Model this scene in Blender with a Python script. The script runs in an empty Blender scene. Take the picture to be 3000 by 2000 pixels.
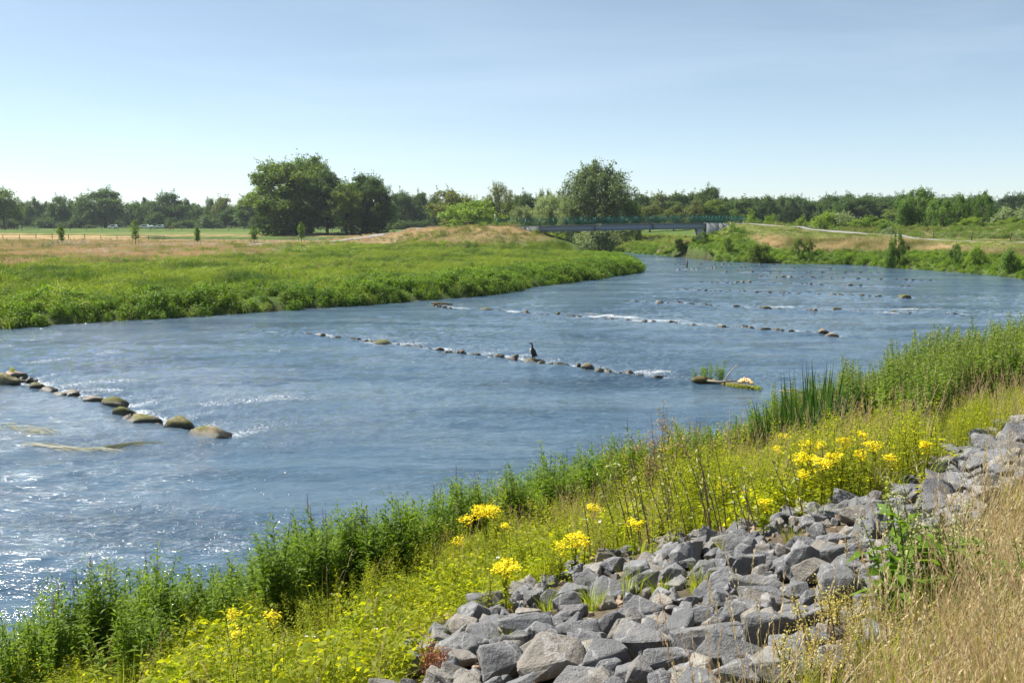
import bpy, bmesh, math, random
import numpy as np
from mathutils import Vector, Matrix, Euler

scene = bpy.context.scene
COL = scene.collection
random.seed(7)
RNG = np.random.default_rng(11)

# ------------------------------------------------------------------ camera
FPX = 3000 * 35 / 36.0
PITCH = math.atan(350 / FPX)
CAMH = 6.1
cam_d = bpy.data.cameras.new("camera"); cam = bpy.data.objects.new("camera", cam_d)
cam_d.lens = 35; cam_d.sensor_width = 36; cam_d.clip_start = 0.1; cam_d.clip_end = 9000
cam.location = (0, 0, CAMH); cam.rotation_euler = (math.radians(90) - PITCH, 0, 0)
COL.objects.link(cam); scene.camera = cam

# ------------------------------------------------------------------ light
SUN_EL, SUN_AZ = 52.0, -64.0
world = bpy.data.worlds.new("World"); scene.world = world; world.use_nodes = True
wn = world.node_tree; wn.nodes.clear()
sky = wn.nodes.new("ShaderNodeTexSky"); sky.sky_type = 'NISHITA'; sky.sun_disc = False
sky.sun_elevation = math.radians(SUN_EL); sky.sun_rotation = math.radians(SUN_AZ)
sky.air_density = 0.75; sky.dust_density = 0.1; sky.ozone_density = 2.0; sky.altitude = 500
bg = wn.nodes.new("ShaderNodeBackground"); bg.inputs[1].default_value = 0.073
wo = wn.nodes.new("ShaderNodeOutputWorld")
hs = wn.nodes.new('ShaderNodeHueSaturation'); hs.inputs['Saturation'].default_value = 0.76; hs.inputs['Hue'].default_value = 0.488
wn.links.new(sky.outputs[0], hs.inputs['Color']); 
tc_ = wn.nodes.new('ShaderNodeTexCoord'); mp_ = wn.nodes.new('ShaderNodeMapping'); mp_.inputs['Rotation'].default_value = (0, .25, .3); mp_.inputs['Scale'].default_value = (1.2, 1.6, 9)
ns_ = wn.nodes.new('ShaderNodeTexNoise'); ns_.inputs['Scale'].default_value = 1.4; ns_.inputs['Detail'].default_value = 5; ns_.inputs['Roughness'].default_value = .6; ns_.inputs['Distortion'].default_value = .4
rp_ = wn.nodes.new('ShaderNodeValToRGB'); rp_.color_ramp.elements[0].position = .48; rp_.color_ramp.elements[1].position = .85; rp_.color_ramp.elements[1].color = (.13, .13, .13, 1)
cm_ = wn.nodes.new('ShaderNodeMix'); cm_.data_type = 'RGBA'; cm_.inputs[7].default_value = (9.5, 10.2, 10.8, 1)
wn.links.new(tc_.outputs['Generated'], mp_.inputs[0]); wn.links.new(mp_.outputs[0], ns_.inputs['Vector']); wn.links.new(ns_.outputs['Fac'], rp_.inputs[0])
wn.links.new(rp_.outputs[0], cm_.inputs[0]); wn.links.new(hs.outputs[0], cm_.inputs[6]); wn.links.new(cm_.outputs[2], bg.inputs[0]); wn.links.new(bg.outputs[0], wo.inputs[0])
sun_d = bpy.data.lights.new("sun", 'SUN'); sun_d.energy = 5.0; sun_d.angle = math.radians(0.55)
sun_d.color = (1.0, 0.95, 0.87)
sun = bpy.data.objects.new("sun", sun_d); COL.objects.link(sun)
el, az = math.radians(SUN_EL), math.radians(SUN_AZ)
SUNV = Vector((math.sin(az) * math.cos(el), math.cos(az) * math.cos(el), math.sin(el)))
sun.rotation_euler = SUNV.to_track_quat('Z', 'Y').to_euler()
scene.view_settings.view_transform = 'Standard'; scene.view_settings.look = 'None'
scene.view_settings.exposure = 0.95; scene.view_settings.gamma = 1.0
scene.view_settings.use_curve_mapping = False
scene.cycles.max_bounces = 6; scene.cycles.transparent_max_bounces = 8
scene.cycles.volume_bounces = 0

# ------------------------------------------------------------------ helpers: photo pixel -> place
def ray(px, py):
    dx = (px - 1500) / FPX; dy = -(py - 1000) / FPX
    return (dx, math.cos(PITCH) + dy * math.sin(PITCH), -math.sin(PITCH) + dy * math.cos(PITCH))
def G(px, py, z=0.0):
    d = ray(px, py); t = (z - CAMH) / d[2]
    return (d[0] * t, d[1] * t)
def A(px, py, Y):
    d = ray(px, py); t = Y / d[1]
    return (d[0] * t, Y, CAMH + d[2] * t)

def lerp(a, b, t): return a + (b - a) * t
def _hash(ix, iy, seed):
    h = (ix.astype(np.int64) * 374761393 + iy.astype(np.int64) * 668265263 + seed * 1442695041) & 0x7fffffff
    h = ((h ^ (h >> 13)) * 1274126177) & 0x7fffffff
    h = h ^ (h >> 16)
    return (h & 0xffff) / 65535.0
def vnoise(x, y, seed=0):
    x = np.asarray(x, float); y = np.asarray(y, float)
    ix = np.floor(x); iy = np.floor(y); fx = x - ix; fy = y - iy
    fx = fx * fx * fx * (fx * (fx * 6 - 15) + 10); fy = fy * fy * fy * (fy * (fy * 6 - 15) + 10)
    a = _hash(ix, iy, seed); b = _hash(ix + 1, iy, seed); c = _hash(ix, iy + 1, seed); d = _hash(ix + 1, iy + 1, seed)
    return (a + (b - a) * fx) * (1 - fy) + (c + (d - c) * fx) * fy
def fbm(x, y, seed=0, oct=4):
    s = 0; a = 0.5; t = 0
    for k in range(oct):
        s = s + a * vnoise(np.asarray(x) * 2 ** k, np.asarray(y) * 2 ** k, seed + k * 17); t += a; a *= 0.5
    return s / t
def sstep(a, b, x):
    t = np.clip((np.asarray(x, float) - a) / (b - a), 0, 1); return t * t * (3 - 2 * t)

# ------------------------------------------------------------------ object bookkeeping
def THK(x, y, d): return (x > 7.4) & (d < 5.0) & (x + y > 27)
def tag(o, label=None, cat=None, group=None, kind=None):
    if label: o['label'] = label
    if cat: o['category'] = cat
    if group: o['group'] = group
    if kind: o['kind'] = kind
    return o
def empty(name, loc=(0, 0, 0), label=None, cat=None, group=None, rz=0.0):
    o = bpy.data.objects.new(name, None); o.location = loc; o.rotation_euler = (0, 0, rz); o.empty_display_size = 0.2
    COL.objects.link(o); return tag(o, label, cat, group)
def link(name, me, parent=None, loc=None, rot=None, scl=None):
    o = bpy.data.objects.new(name, me); COL.objects.link(o)
    if parent is not None: o.parent = parent
    if loc is not None: o.location = loc
    if rot is not None: o.rotation_euler = rot
    if scl is not None: o.scale = scl
    return o

class MB:
    """gathers triangles / quads with a material slot and a per-vertex random value"""
    def __init__(s): s.v = []; s.t = []; s.m = []; s.r = []; s.n = 0
    def add(s, v, t, m=0, r=0.5):
        v = np.asarray(v, float).reshape(-1, 3); t = np.asarray(t, int).reshape(-1, 3)
        s.v.append(v); s.t.append(t + s.n); s.m.append(np.full(len(t), m)); 
        s.r.append(np.broadcast_to(np.asarray(r, float), (len(v),)).copy()); s.n += len(v)
    def leaves(s, b, d, n, L, W, fold=0.15, droop=0.0, m=0, fine=True, r=None):
        b = np.asarray(b, float); k = len(b)
        if k == 0: return
        d = d / np.maximum(np.linalg.norm(d, axis=1, keepdims=True), 1e-6)
        sd = np.cross(d, n); sd = sd / np.maximum(np.linalg.norm(sd, axis=1, keepdims=True), 1e-6)
        n = np.cross(sd, d)
        L = np.broadcast_to(np.asarray(L, float), (k,))[:, None]; W = np.broadcast_to(np.asarray(W, float), (k,))[:, None]
        r = RNG.random(k) if r is None else np.broadcast_to(r, (k,))
        mid = b + d * L * 0.42; tip = b + d * L; tip = tip - np.array([0, 0, 1.0]) * droop * L
        ml = mid + sd * W * .5 + n * fold * W; mr = mid - sd * W * .5 + n * fold * W
        if fine:
            v = np.stack([b, ml, mid, mr, tip], 1).reshape(-1, 3); o = (np.arange(k) * 5)[:, None, None]
            t = (np.array([[0, 3, 2], [0, 2, 1], [2, 3, 4], [1, 2, 4]])[None] + o).reshape(-1, 3); s.add(v, t, m, np.repeat(r, 5))
        else:
            v = np.stack([b, ml, mr, tip], 1).reshape(-1, 3); o = (np.arange(k) * 4)[:, None, None]
            t = (np.array([[0, 2, 1], [1, 2, 3]])[None] + o).reshape(-1, 3); s.add(v, t, m, np.repeat(r, 4))
    def blades(s, b, az, L, lean, W, curve=0.5, m=0, r=None):
        """grass blades: base, azimuth, length, lean (rad), width"""
        b = np.asarray(b, float); k = len(b)
        out = np.stack([np.cos(az), np.sin(az), np.zeros(k)], 1); up = np.array([0, 0, 1.0])
        sd = np.stack([-np.sin(az + .6), np.cos(az + .6), np.zeros(k)], 1)
        L = np.broadcast_to(np.asarray(L, float), (k,))[:, None]; W = np.broadcast_to(np.asarray(W, float), (k,))[:, None]
        le = np.broadcast_to(np.asarray(lean, float), (k,))[:, None]
        r = RNG.random(k) if r is None else np.broadcast_to(r, (k,))
        p1 = b + (up * np.cos(le) + out * np.sin(le)) * L * .5
        l2 = le + np.broadcast_to(np.asarray(curve, float), (k,))[:, None]
        p2 = p1 + (up * np.cos(l2) + out * np.sin(l2)) * L * .5
        v = np.stack([b - sd * W * .5, b + sd * W * .5, p1 + sd * W * .45, p1 - sd * W * .45, p2], 1).reshape(-1, 3)
        o = (np.arange(k) * 5)[:, None, None]
        s.add(v, (np.array([[0, 1, 2], [0, 2, 3], [3, 2, 4]])[None] + o).reshape(-1, 3), m, np.repeat(r, 5))
        return p2, p1
    def tube(s, pts, rad, sides=5, m=0, r=0.5, cap=True):
        pts = [np.asarray(p, float) for p in pts]; k = len(pts); rad = np.broadcast_to(np.asarray(rad, float), (k,))
        vs = []
        for i, p in enumerate(pts):
            d = pts[min(i + 1, k - 1)] - pts[max(i - 1, 0)]; d = d / max(np.linalg.norm(d), 1e-9)
            a = np.array([1.0, 0, 0]) if abs(d[0]) < .8 else np.array([0, 1.0, 0])
            u = np.cross(d, a); u /= np.linalg.norm(u); w = np.cross(d, u)
            for j in range(sides):
                t = 2 * math.pi * j / sides; vs.append(p + (u * math.cos(t) + w * math.sin(t)) * rad[i])
        ts = []
        for i in range(k - 1):
            for j in range(sides):
                a = i * sides + j; b2 = i * sides + (j + 1) % sides
                ts += [(a, b2, b2 + sides), (a, b2 + sides, a + sides)]
        if cap:
            for i0, fl in ((0, 1), ((k - 1) * sides, 0)):
                for j in range(1, sides - 1):
                    ts.append((i0, i0 + j + 1, i0 + j) if fl else (i0, i0 + j, i0 + j + 1))
        s.add(np.array(vs), np.array(ts), m, r)
    def box(s, lo, hi, m=0, r=0.5):
        x0, y0, z0 = lo; x1, y1, z1 = hi
        v = [(x0, y0, z0), (x1, y0, z0), (x1, y1, z0), (x0, y1, z0), (x0, y0, z1), (x1, y0, z1), (x1, y1, z1), (x0, y1, z1)]
        t = [(0, 2, 1), (0, 3, 2), (4, 5, 6), (4, 6, 7), (0, 1, 5), (0, 5, 4), (1, 2, 6), (1, 6, 5), (2, 3, 7), (2, 7, 6), (3, 0, 4), (3, 4, 7)]
        s.add(v, t, m, r)
    def mesh(s, name, mats, smooth=False):
        v = np.concatenate(s.v); t = np.concatenate(s.t); mi = np.concatenate(s.m); r = np.concatenate(s.r)
        me = bpy.data.meshes.new(name)
        me.vertices.add(len(v)); me.vertices.foreach_set("co", v.ravel())
        me.loops.add(len(t) * 3); me.loops.foreach_set("vertex_index", t.ravel().astype(np.int32))
        me.polygons.add(len(t)); me.polygons.foreach_set("loop_start", (np.arange(len(t)) * 3).astype(np.int32))
        me.polygons.foreach_set("material_index", mi.astype(np.int32))
        if smooth: me.polygons.foreach_set("use_smooth", np.ones(len(t), bool))
        a = me.attributes.new("rnd", 'FLOAT', 'POINT'); a.data.foreach_set("value", r.astype(np.float32))
        for m in (mats if isinstance(mats, (list, tuple)) else [mats]): me.materials.append(m)
        me.update(calc_edges=True); return me
    def build(s, name, mats, parent=None, smooth=False, **kw):
        return link(name, s.mesh(name, mats, smooth), parent, **kw)

def grid_mesh(name, X, Y, Z, mats, attrs=None, smooth=True):
    """X,Y,Z: (nr, nc) arrays"""
    nr, nc = X.shape; v = np.stack([X, Y, Z], -1).reshape(-1, 3)
    i = np.arange(nr * nc).reshape(nr, nc)
    q = np.stack([i[:-1, :-1], i[:-1, 1:], i[1:, 1:], i[1:, :-1]], -1).reshape(-1, 4)
    me = bpy.data.meshes.new(name)
    me.vertices.add(len(v)); me.vertices.foreach_set("co", v.ravel())
    me.loops.add(q.size); me.loops.foreach_set("vertex_index", q.ravel().astype(np.int32))
    me.polygons.add(len(q)); me.polygons.foreach_set("loop_start", (np.arange(len(q)) * 4).astype(np.int32))
    if smooth: me.polygons.foreach_set("use_smooth", np.ones(len(q), bool))
    for k, a in (attrs or {}).items():
        a = np.asarray(a)
        if a.ndim == 3:
            at = me.attributes.new(k, 'FLOAT_COLOR', 'POINT')
            c = np.ones((nr * nc, 4), np.float32); c[:, :3] = a.reshape(-1, 3); at.data.foreach_set("color", c.ravel())
        else:
            at = me.attributes.new(k, 'FLOAT', 'POINT'); at.data.foreach_set("value", a.ravel().astype(np.float32))
    for m in (mats if isinstance(mats, (list, tuple)) else [mats]): me.materials.append(m)
    me.update(calc_edges=True); return me

# ------------------------------------------------------------------ materials
def newmat(name):
    m = bpy.data.materials.new(name); m.use_nodes = True; nt = m.node_tree; nt.nodes.clear()
    out = nt.nodes.new("ShaderNodeOutputMaterial"); return m, nt, out
def N(nt, kind, **kw):
    n = nt.nodes.new(kind)
    for k, v in kw.items():
        if k.startswith('i_'): n.inputs[int(k[2:])].default_value = v
        else: setattr(n, k, v)
    return n
def mixc(nt, fac, a, b, mode='MIX'):
    n = nt.nodes.new("ShaderNodeMix"); n.data_type = 'RGBA'; n.blend_type = mode
    for sock, val in ((n.inputs[0], fac), (n.inputs[6], a), (n.inputs[7], b)):
        if hasattr(val, 'is_linked') or hasattr(val, 'node'): nt.links.new(val, sock)
        elif isinstance(val, (int, float)): sock.default_value = val
        else: sock.default_value = (*val, 1)
    return n.outputs[2]
def mth(nt, op, a, b=0.0, c=None, clamp=False):
    n = nt.nodes.new("ShaderNodeMath"); n.operation = op; n.use_clamp = clamp
    for s, v in zip(n.inputs, (a, b, c) if c is not None else (a, b)):
        if hasattr(v, 'node'): nt.links.new(v, s)
        else: s.default_value = v
    return n.outputs[0]
def ramp(nt, fac, stops):
    n = nt.nodes.new("ShaderNodeValToRGB"); e = n.color_ramp.elements
    while len(e) < len(stops): e.new(0.5)
    for el_, (p, c) in zip(e, stops): el_.position = p; el_.color = (*c, 1) if len(c) == 3 else c
    nt.links.new(fac, n.inputs[0]); return n.outputs[0]
def noise(nt, scale, detail=3, rough=0.55, coord=None, vec=None, dist=0.0):
    n = nt.nodes.new("ShaderNodeTexNoise"); n.inputs['Scale'].default_value = scale
    n.inputs['Detail'].default_value = detail; n.inputs['Roughness'].default_value = rough; n.inputs['Distortion'].default_value = dist
    if vec is not None: nt.links.new(vec, n.inputs['Vector'])
    return n.outputs['Fac']
def pos(nt):
    return nt.nodes.new("ShaderNodeNewGeometry").outputs['Position']
def objco(nt):
    return nt.nodes.new("ShaderNodeTexCoord").outputs['Object']
def bump(nt, h, strength=0.3, dist=0.02, normal=None):
    b = nt.nodes.new("ShaderNodeBump"); b.inputs['Strength'].default_value = strength; b.inputs['Distance'].default_value = dist
    nt.links.new(h, b.inputs['Height'])
    if normal is not None: nt.links.new(normal, b.inputs['Normal'])
    return b.outputs['Normal']

def leaf_mat(name, c1, c2, trans=0.42, tboost=(1.25, 1.3, 0.55), patch=None, patch_col=None, rough=0.55, spec=0.22):
    """leaf: per-leaf, per-plant and patchy colour variation; light shines through"""
    m, nt, out = newmat(name)
    at = N(nt, "ShaderNodeAttribute", attribute_name="rnd"); oi = nt.nodes.new("ShaderNodeObjectInfo")
    f = mth(nt, 'ADD', mth(nt, 'MULTIPLY', at.outputs['Fac'], 0.6), mth(nt, 'MULTIPLY', oi.outputs['Random'], 0.4))
    col = mixc(nt, f, c1, c2)
    if patch_col is not None:
        nz = noise(nt, patch or 0.15, 3, 0.6, vec=pos(nt))
        pf = ramp(nt, nz, [(0.45, (0, 0, 0)), (0.62, (1, 1, 1))])
        col = mixc(nt, pf, col, patch_col)
    p = nt.nodes.new("ShaderNodeBsdfPrincipled"); nt.links.new(col, p.inputs['Base Color'])
    p.inputs['Roughness'].default_value = rough; p.inputs['Specular IOR Level'].default_value = spec
    tr = nt.nodes.new("ShaderNodeBsdfTranslucent")
    nt.links.new(mixc(nt, 1.0, col, tboost, 'MULTIPLY'), tr.inputs['Color'])
    mx = nt.nodes.new("ShaderNodeMixShader"); mx.inputs[0].default_value = trans
    nt.links.new(p.outputs[0], mx.inputs[1]); nt.links.new(tr.outputs[0], mx.inputs[2]); nt.links.new(mx.outputs[0], out.inputs[0])
    return m
def plain(name, col, rough=0.7, metal=0.0, var=0.15, scale=8.0, bmp=0.0, spec=0.4):
    m, nt, out = newmat(name)
    p = nt.nodes.new("ShaderNodeBsdfPrincipled"); p.inputs['Roughness'].default_value = rough; p.inputs['Metallic'].default_value = metal
    p.inputs['Specular IOR Level'].default_value = spec
    nz = noise(nt, scale, 4, 0.6, vec=objco(nt))
    nt.links.new(mixc(nt, nz, [c * (1 - var) for c in col], [min(1, c * (1 + var)) for c in col]), p.inputs['Base Color'])
    if bmp: nt.links.new(bump(nt, nz, 0.6, bmp), p.inputs['Normal'])
    nt.links.new(p.outputs[0], out.inputs[0]); return m
# ================================================================== THE LAND
LEFT = [(-400, 30), (-120, 42), (-60, 51)] + [G(*p) for p in [(0, 962), (250, 945), (600, 925), (900, 905), (1200, 882), (1400, 868), (1600, 835), (1780, 812), (1868, 798)]] \
    + [(17.5, 136), (14.5, 155), (11.5, 175), (8, 200), (-2, 235), (-40, 275), (-120, 300)]
RIGHT = [(-110, 322), (-30, 298), (10, 255), (16, 228)] + [G(*p) for p in [(1820, 738), (1900, 745), (2000, 753), (2100, 765), (2300, 773), (2500, 775), (2700, 790), (2900, 805), (3000, 818)]] \
    + [(62, 99), (85, 94), (140, 92), (400, 95)]
NEAR = [(-300, -150), (-60, -42), (-26, -8.3), (-8, 9.7), (10, 27.7), (16, 33), (24, 37), (40, 42), (70, 47), (140, 52), (400, 55)]

def seg_dist(x, y, line):
    best = np.full(x.shape, 1e9)
    for (ax, ay), (bx, by) in zip(line[:-1], line[1:]):
        dx, dy = bx - ax, by - ay; L = dx * dx + dy * dy
        t = np.clip(((x - ax) * dx + (y - ay) * dy) / L, 0, 1)
        best = np.minimum(best, np.hypot(x - ax - t * dx, y - ay - t * dy))
    return best
RIVER = LEFT + RIGHT + NEAR[::-1]
def inside(x, y, poly):
    c = np.zeros(x.shape, bool); n = len(poly); j = n - 1
    for i in range(n):
        xi, yi = poly[i]; xj, yj = poly[j]
        if yi != yj:
            c ^= ((yi > y) != (yj > y)) & (x < (xj - xi) * (y - yi) / (yj - yi) + xi)
        j = i
    return c
RIDGES = [  # embankments: (points x,y,z), half width of the top, side slope
    ([(-2.0, 179, 5.35), (-2.8, 181, 5.35), (-8, 194, 4.95), (-18, 212, 4.6), (-27, 214, 3.4), (-35, 190, 2.2), (-45, 189, 1.9)], 3.0, 0.30, 0),
    ([(-1.6, 176.8, 5.35), (-2.8, 181, 5.35)], 2.0, 0.45, 0),
    ([(42, 175.6, 5.72), (46.6, 172, 5.2)], 3.0, 0.52, 1),
    ([(46.6, 172, 5.2), (57.6, 161, 3.95), (65, 153, 3.25), (75, 146, 3.0), (110, 135, 3.0)], 4.0, 0.28, 1),
]
def ridge_h(x, y, pts, hw, sl, bk=0):
    best = np.full(x.shape, -9.0)
    for (ax, ay, az_), (bx, by, bz) in zip(pts[:-1], pts[1:]):
        dx, dy = bx - ax, by - ay; t = np.clip(((x - ax) * dx + (y - ay) * dy) / (dx * dx + dy * dy), 0, 1)
        d = np.hypot(x - ax - t * dx, y - ay - t * dy); z = az_ + (bz - az_) * t
        dd = np.maximum(d - hw, 0); fall = np.where(dd < 2, dd * dd / 4 * sl, (dd - 1) * sl)
        best = np.maximum(best, z - fall)
    return best
def land(x, y):
    """height, signed distance to water (negative in the river), bank id"""
    x = np.asarray(x, float); y = np.asarray(y, float)
    dl, dr, dn = seg_dist(x, y, LEFT), seg_dist(x, y, RIGHT), seg_dist(x, y, NEAR)
    d = np.minimum(np.minimum(dl, dr), dn); bank = np.where(dn <= np.minimum(dl, dr), 2, np.where(dl < dr, 0, 1))
    ins = inside(x, y, RIVER)
    hl = np.interp(d, [0, .4, 1.5, 6, 20, 60, 400], [0, .45, .85, 1.1, 1.4, 1.6, 1.6])
    hr = np.interp(d, [0, .5, 2, 8, 15, 30, 42, 60, 80, 110, 200], [0, .45, .9, 1.9, 2.4, 3.05, 3.0, 4.6, 5.0, 4.4, 3.5])
    far_r = sstep(150, 190, y) * (1 - sstep(40, 75, x))          # flatter upstream of the bridge
    hr = lerp(hr, np.interp(d, [0, .5, 3, 20, 60], [0, .5, 1.2, 2.2, 2.6]), far_r)
    hn = np.interp(d, [0, .4, 1, 2, 3.4, 5.5, 7, 9, 12.5, 15, 25, 60], [0, .32, .68, 1.08, 1.5, 2.15, 2.62, 3.28, 4.35, 4.5, 4.4, 2.5])
    h = np.where(bank == 0, hl, np.where(bank == 1, hr, hn))
    for pts, hw, sl, bk in RIDGES:
        h = np.where(bank == bk, np.maximum(h, ridge_h(x, y, pts, hw, sl)), h)
    rough = (fbm(x * .25, y * .25, 3, 3) - .5) * .35 * np.clip(d / 4, 0, 1)
    h = h + np.where(bank == 2, rough * .45 + (fbm(x * 1.3, y * 1.3, 9, 2) - .5) * .12 * np.clip(d / 2, 0, 1), rough)
    h = np.where(ins, -np.minimum(d * .5, 1.2) - .02, h)
    return h, np.where(ins, -d, d), bank
def LO(s): return np.interp(s, [4.3, 5.5, 7.5, 9.1, 10.5, 11.4, 12.8, 15.4, 18, 60], [6.6, 5.7, 4.9, 4.8, 5.4, 6.5, 7.0, 6.55, 6.9, 7.2])
def HI(s): return np.interp(s, [3, 5, 6, 8, 11, 18], [9.9, 9.8, 9.6, 9.1, 8.9, 9.2])
def hgt(x, y): return land(x, y)[0]
def ground_at(x, y): return float(hgt(np.array([x]), np.array([y]))[0])

def ground_cols(x, y, d, bank):
    """colour of the soil and short turf itself"""
    earth = np.array([.15, .12, .07]); green = np.array([.075, .12, .025]); straw = np.array([.30, .215, .105])
    redstraw = np.array([.27, .19, .11]); turf = np.array([.14, .17, .05]); field = np.array([.12, .18, .05]); pebble = np.array([.30, .24, .17])
    n1 = fbm(x * .08, y * .08, 21, 4); n2 = fbm(x * .9, y * .9, 5, 3); n3 = fbm(x * .03, y * .015, 77, 3)
    def mixv(a, b, t): return a + (b - a) * t[..., None]
    c = np.broadcast_to(green, x.shape + (3,)).copy()
    # left meadow: lush near the river, reddish straw behind, pasture strips beyond
    t_red = sstep(46, 60, d + (n1 - .5) * 30) * (bank == 0)
    c = mixv(c, redstraw, t_red * (0.6 + .45 * sstep(.4, .6, n1)))
    c = mixv(c, redstraw * (.8 + .5 * n1[..., None]), sstep(175, 190, y) * (bank == 0) * (x < 60) * .8)
    c = mixv(c, straw * 1.35, sstep(280, 292, y) * (1 - sstep(372, 380, y)) * (bank == 0))
    c = mixv(c, field * 1.1, sstep(380, 390, y))
    mound = np.clip((ridge_h(x, y, *RIDGES[0]) - 2.0) / 2, 0, 1)
    c = mixv(c, straw * .85, mound * (.35 + .65 * sstep(.3, .6, n1)) * (bank == 0))
    # right bank
    r = bank == 1
    c = mixv(c, straw, sstep(7, 10, d + (n1 - .5) * 4) * r)
    c = mixv(c, turf, sstep(12, 15, d + (n1 - .5) * 3) * r)
    c = mixv(c, turf, sstep(3.2, 3.8, np.maximum(ridge_h(x, y, *RIDGES[2]), ridge_h(x, y, *RIDGES[3]))) * r)
    c = mixv(c, green * 1.1, sstep(40, 44, d) * r)
    # near bank
    nb = bank == 2
    c = mixv(c, earth, nb * (0.4 + .5 * sstep(.4, .65, n2)))
    c = mixv(c, pebble * .42, nb * sstep(-.2, .3, d - LO((x + y) / 1.4142)) * (1 - sstep(-.2, .4, d - HI((x + y) / 1.4142))))
    c = mixv(c, straw * .8, nb * sstep(0, .8, d - HI((x + y) / 1.4142)))
    c = mixv(c, np.array([.05, .045, .03]), (d < 0.1) * 1.0)
    return c * (0.8 + .4 * n2)[..., None]

th = np.concatenate([np.linspace(-180, -42, 46)[:-1], np.linspace(-42, 42, 500), np.linspace(42, 180, 46)[1:]])
rr = np.concatenate([[0.0], np.geomspace(1.0, 5000, 430)])
TH, RR = np.meshgrid(np.radians(th), rr)
TX, TY = RR * np.sin(TH), RR * np.cos(TH)
TZ, TD, TB = land(TX, TY)
m_ground, nt, out = newmat("ground_turf")
at = N(nt, "ShaderNodeAttribute", attribute_name="tint")
p = nt.nodes.new("ShaderNodeBsdfPrincipled"); p.inputs['Roughness'].default_value = 0.95; p.inputs['Specular IOR Level'].default_value = 0.1
nz = noise(nt, 14, 5, 0.7, vec=pos(nt)); nzb = noise(nt, 1.7, 5, 0.65, vec=pos(nt))
c = mixc(nt, 1.0, at.outputs['Color'], ramp(nt, nz, [(.3, (.62, .62, .62)), (.7, (1.3, 1.3, 1.3))]), 'MULTIPLY')
c = mixc(nt, 1.0, c, ramp(nt, nzb, [(.3, (.75, .8, .75)), (.7, (1.2, 1.15, 1.1))]), 'MULTIPLY')
nt.links.new(c, p.inputs['Base Color']); nt.links.new(bump(nt, nz, .8, .05), p.inputs['Normal']); nt.links.new(p.outputs[0], out.inputs[0])
ground = link("ground", grid_mesh("ground", TX, TY, TZ, m_ground, {"tint": ground_cols(TX, TY, TD, TB)}))
tag(ground, "grassy river banks and flat meadow land around the river", kind='structure')

# ------------------------------------------------------------------ gravel path along the right embankment and left of the bridge
def ribbon(name, pts, width, mat, lift=0.05, step=0.8):
    P = [];
    for (ax, ay), (bx, by) in zip(pts[:-1], pts[1:]):
        k = max(1, int(math.hypot(bx - ax, by - ay) / step))
        P += [(ax + (bx - ax) * i / k, ay + (by - ay) * i / k) for i in range(k)]
    P.append(pts[-1]); P = np.array(P)
    for _ in range(6): P[1:-1] = (P[:-2] + P[1:-1] * 2 + P[2:]) / 4
    T = np.gradient(P, axis=0); T /= np.linalg.norm(T, axis=1, keepdims=True); Nn = np.stack([-T[:, 1], T[:, 0]], 1)
    offs = np.linspace(-.5, .5, 7) * width
    X = P[:, 0:1] + Nn[:, 0:1] * offs; Y = P[:, 1:2] + Nn[:, 1:2] * offs
    wob = (fbm(X * .7, Y * .7, 8, 2) - .5) * .5
    X = X + Nn[:, 0:1] * wob * (abs(offs) > width * .4); Y = Y + Nn[:, 1:2] * wob * (abs(offs) > width * .4)
    Z = hgt(X, Y) + lift + .10 * (1 - (2 * offs / width) ** 2)
    return link(name, grid_mesh(name, X, Y, Z, mat))
m_gravel = plain("gravel_path", (.25, .24, .23), .95, var=.22, scale=1.2, bmp=.01)
pth = ribbon("gravel_path", [(37, 175.8), (46.6, 172.5), (57.6, 162), (65, 154), (75, 147), (110, 136), (180, 120)], 3.0, m_gravel)
tag(pth, "pale gravel path curving down from the bridge past the fence", kind='structure')
pth = ribbon("gravel_path", [(2, 178), (-3, 182), (-9, 195), (-18, 211), (-27, 213), (-35, 191), (-46, 188), (-62, 186)], 2.6, m_gravel)
tag(pth, "thin gravel path running down from the left end of the bridge", kind='structure')
# ================================================================== RIVER
FLOW = np.array([0.62, 0.785])                       # away from the camera and to the right
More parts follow.
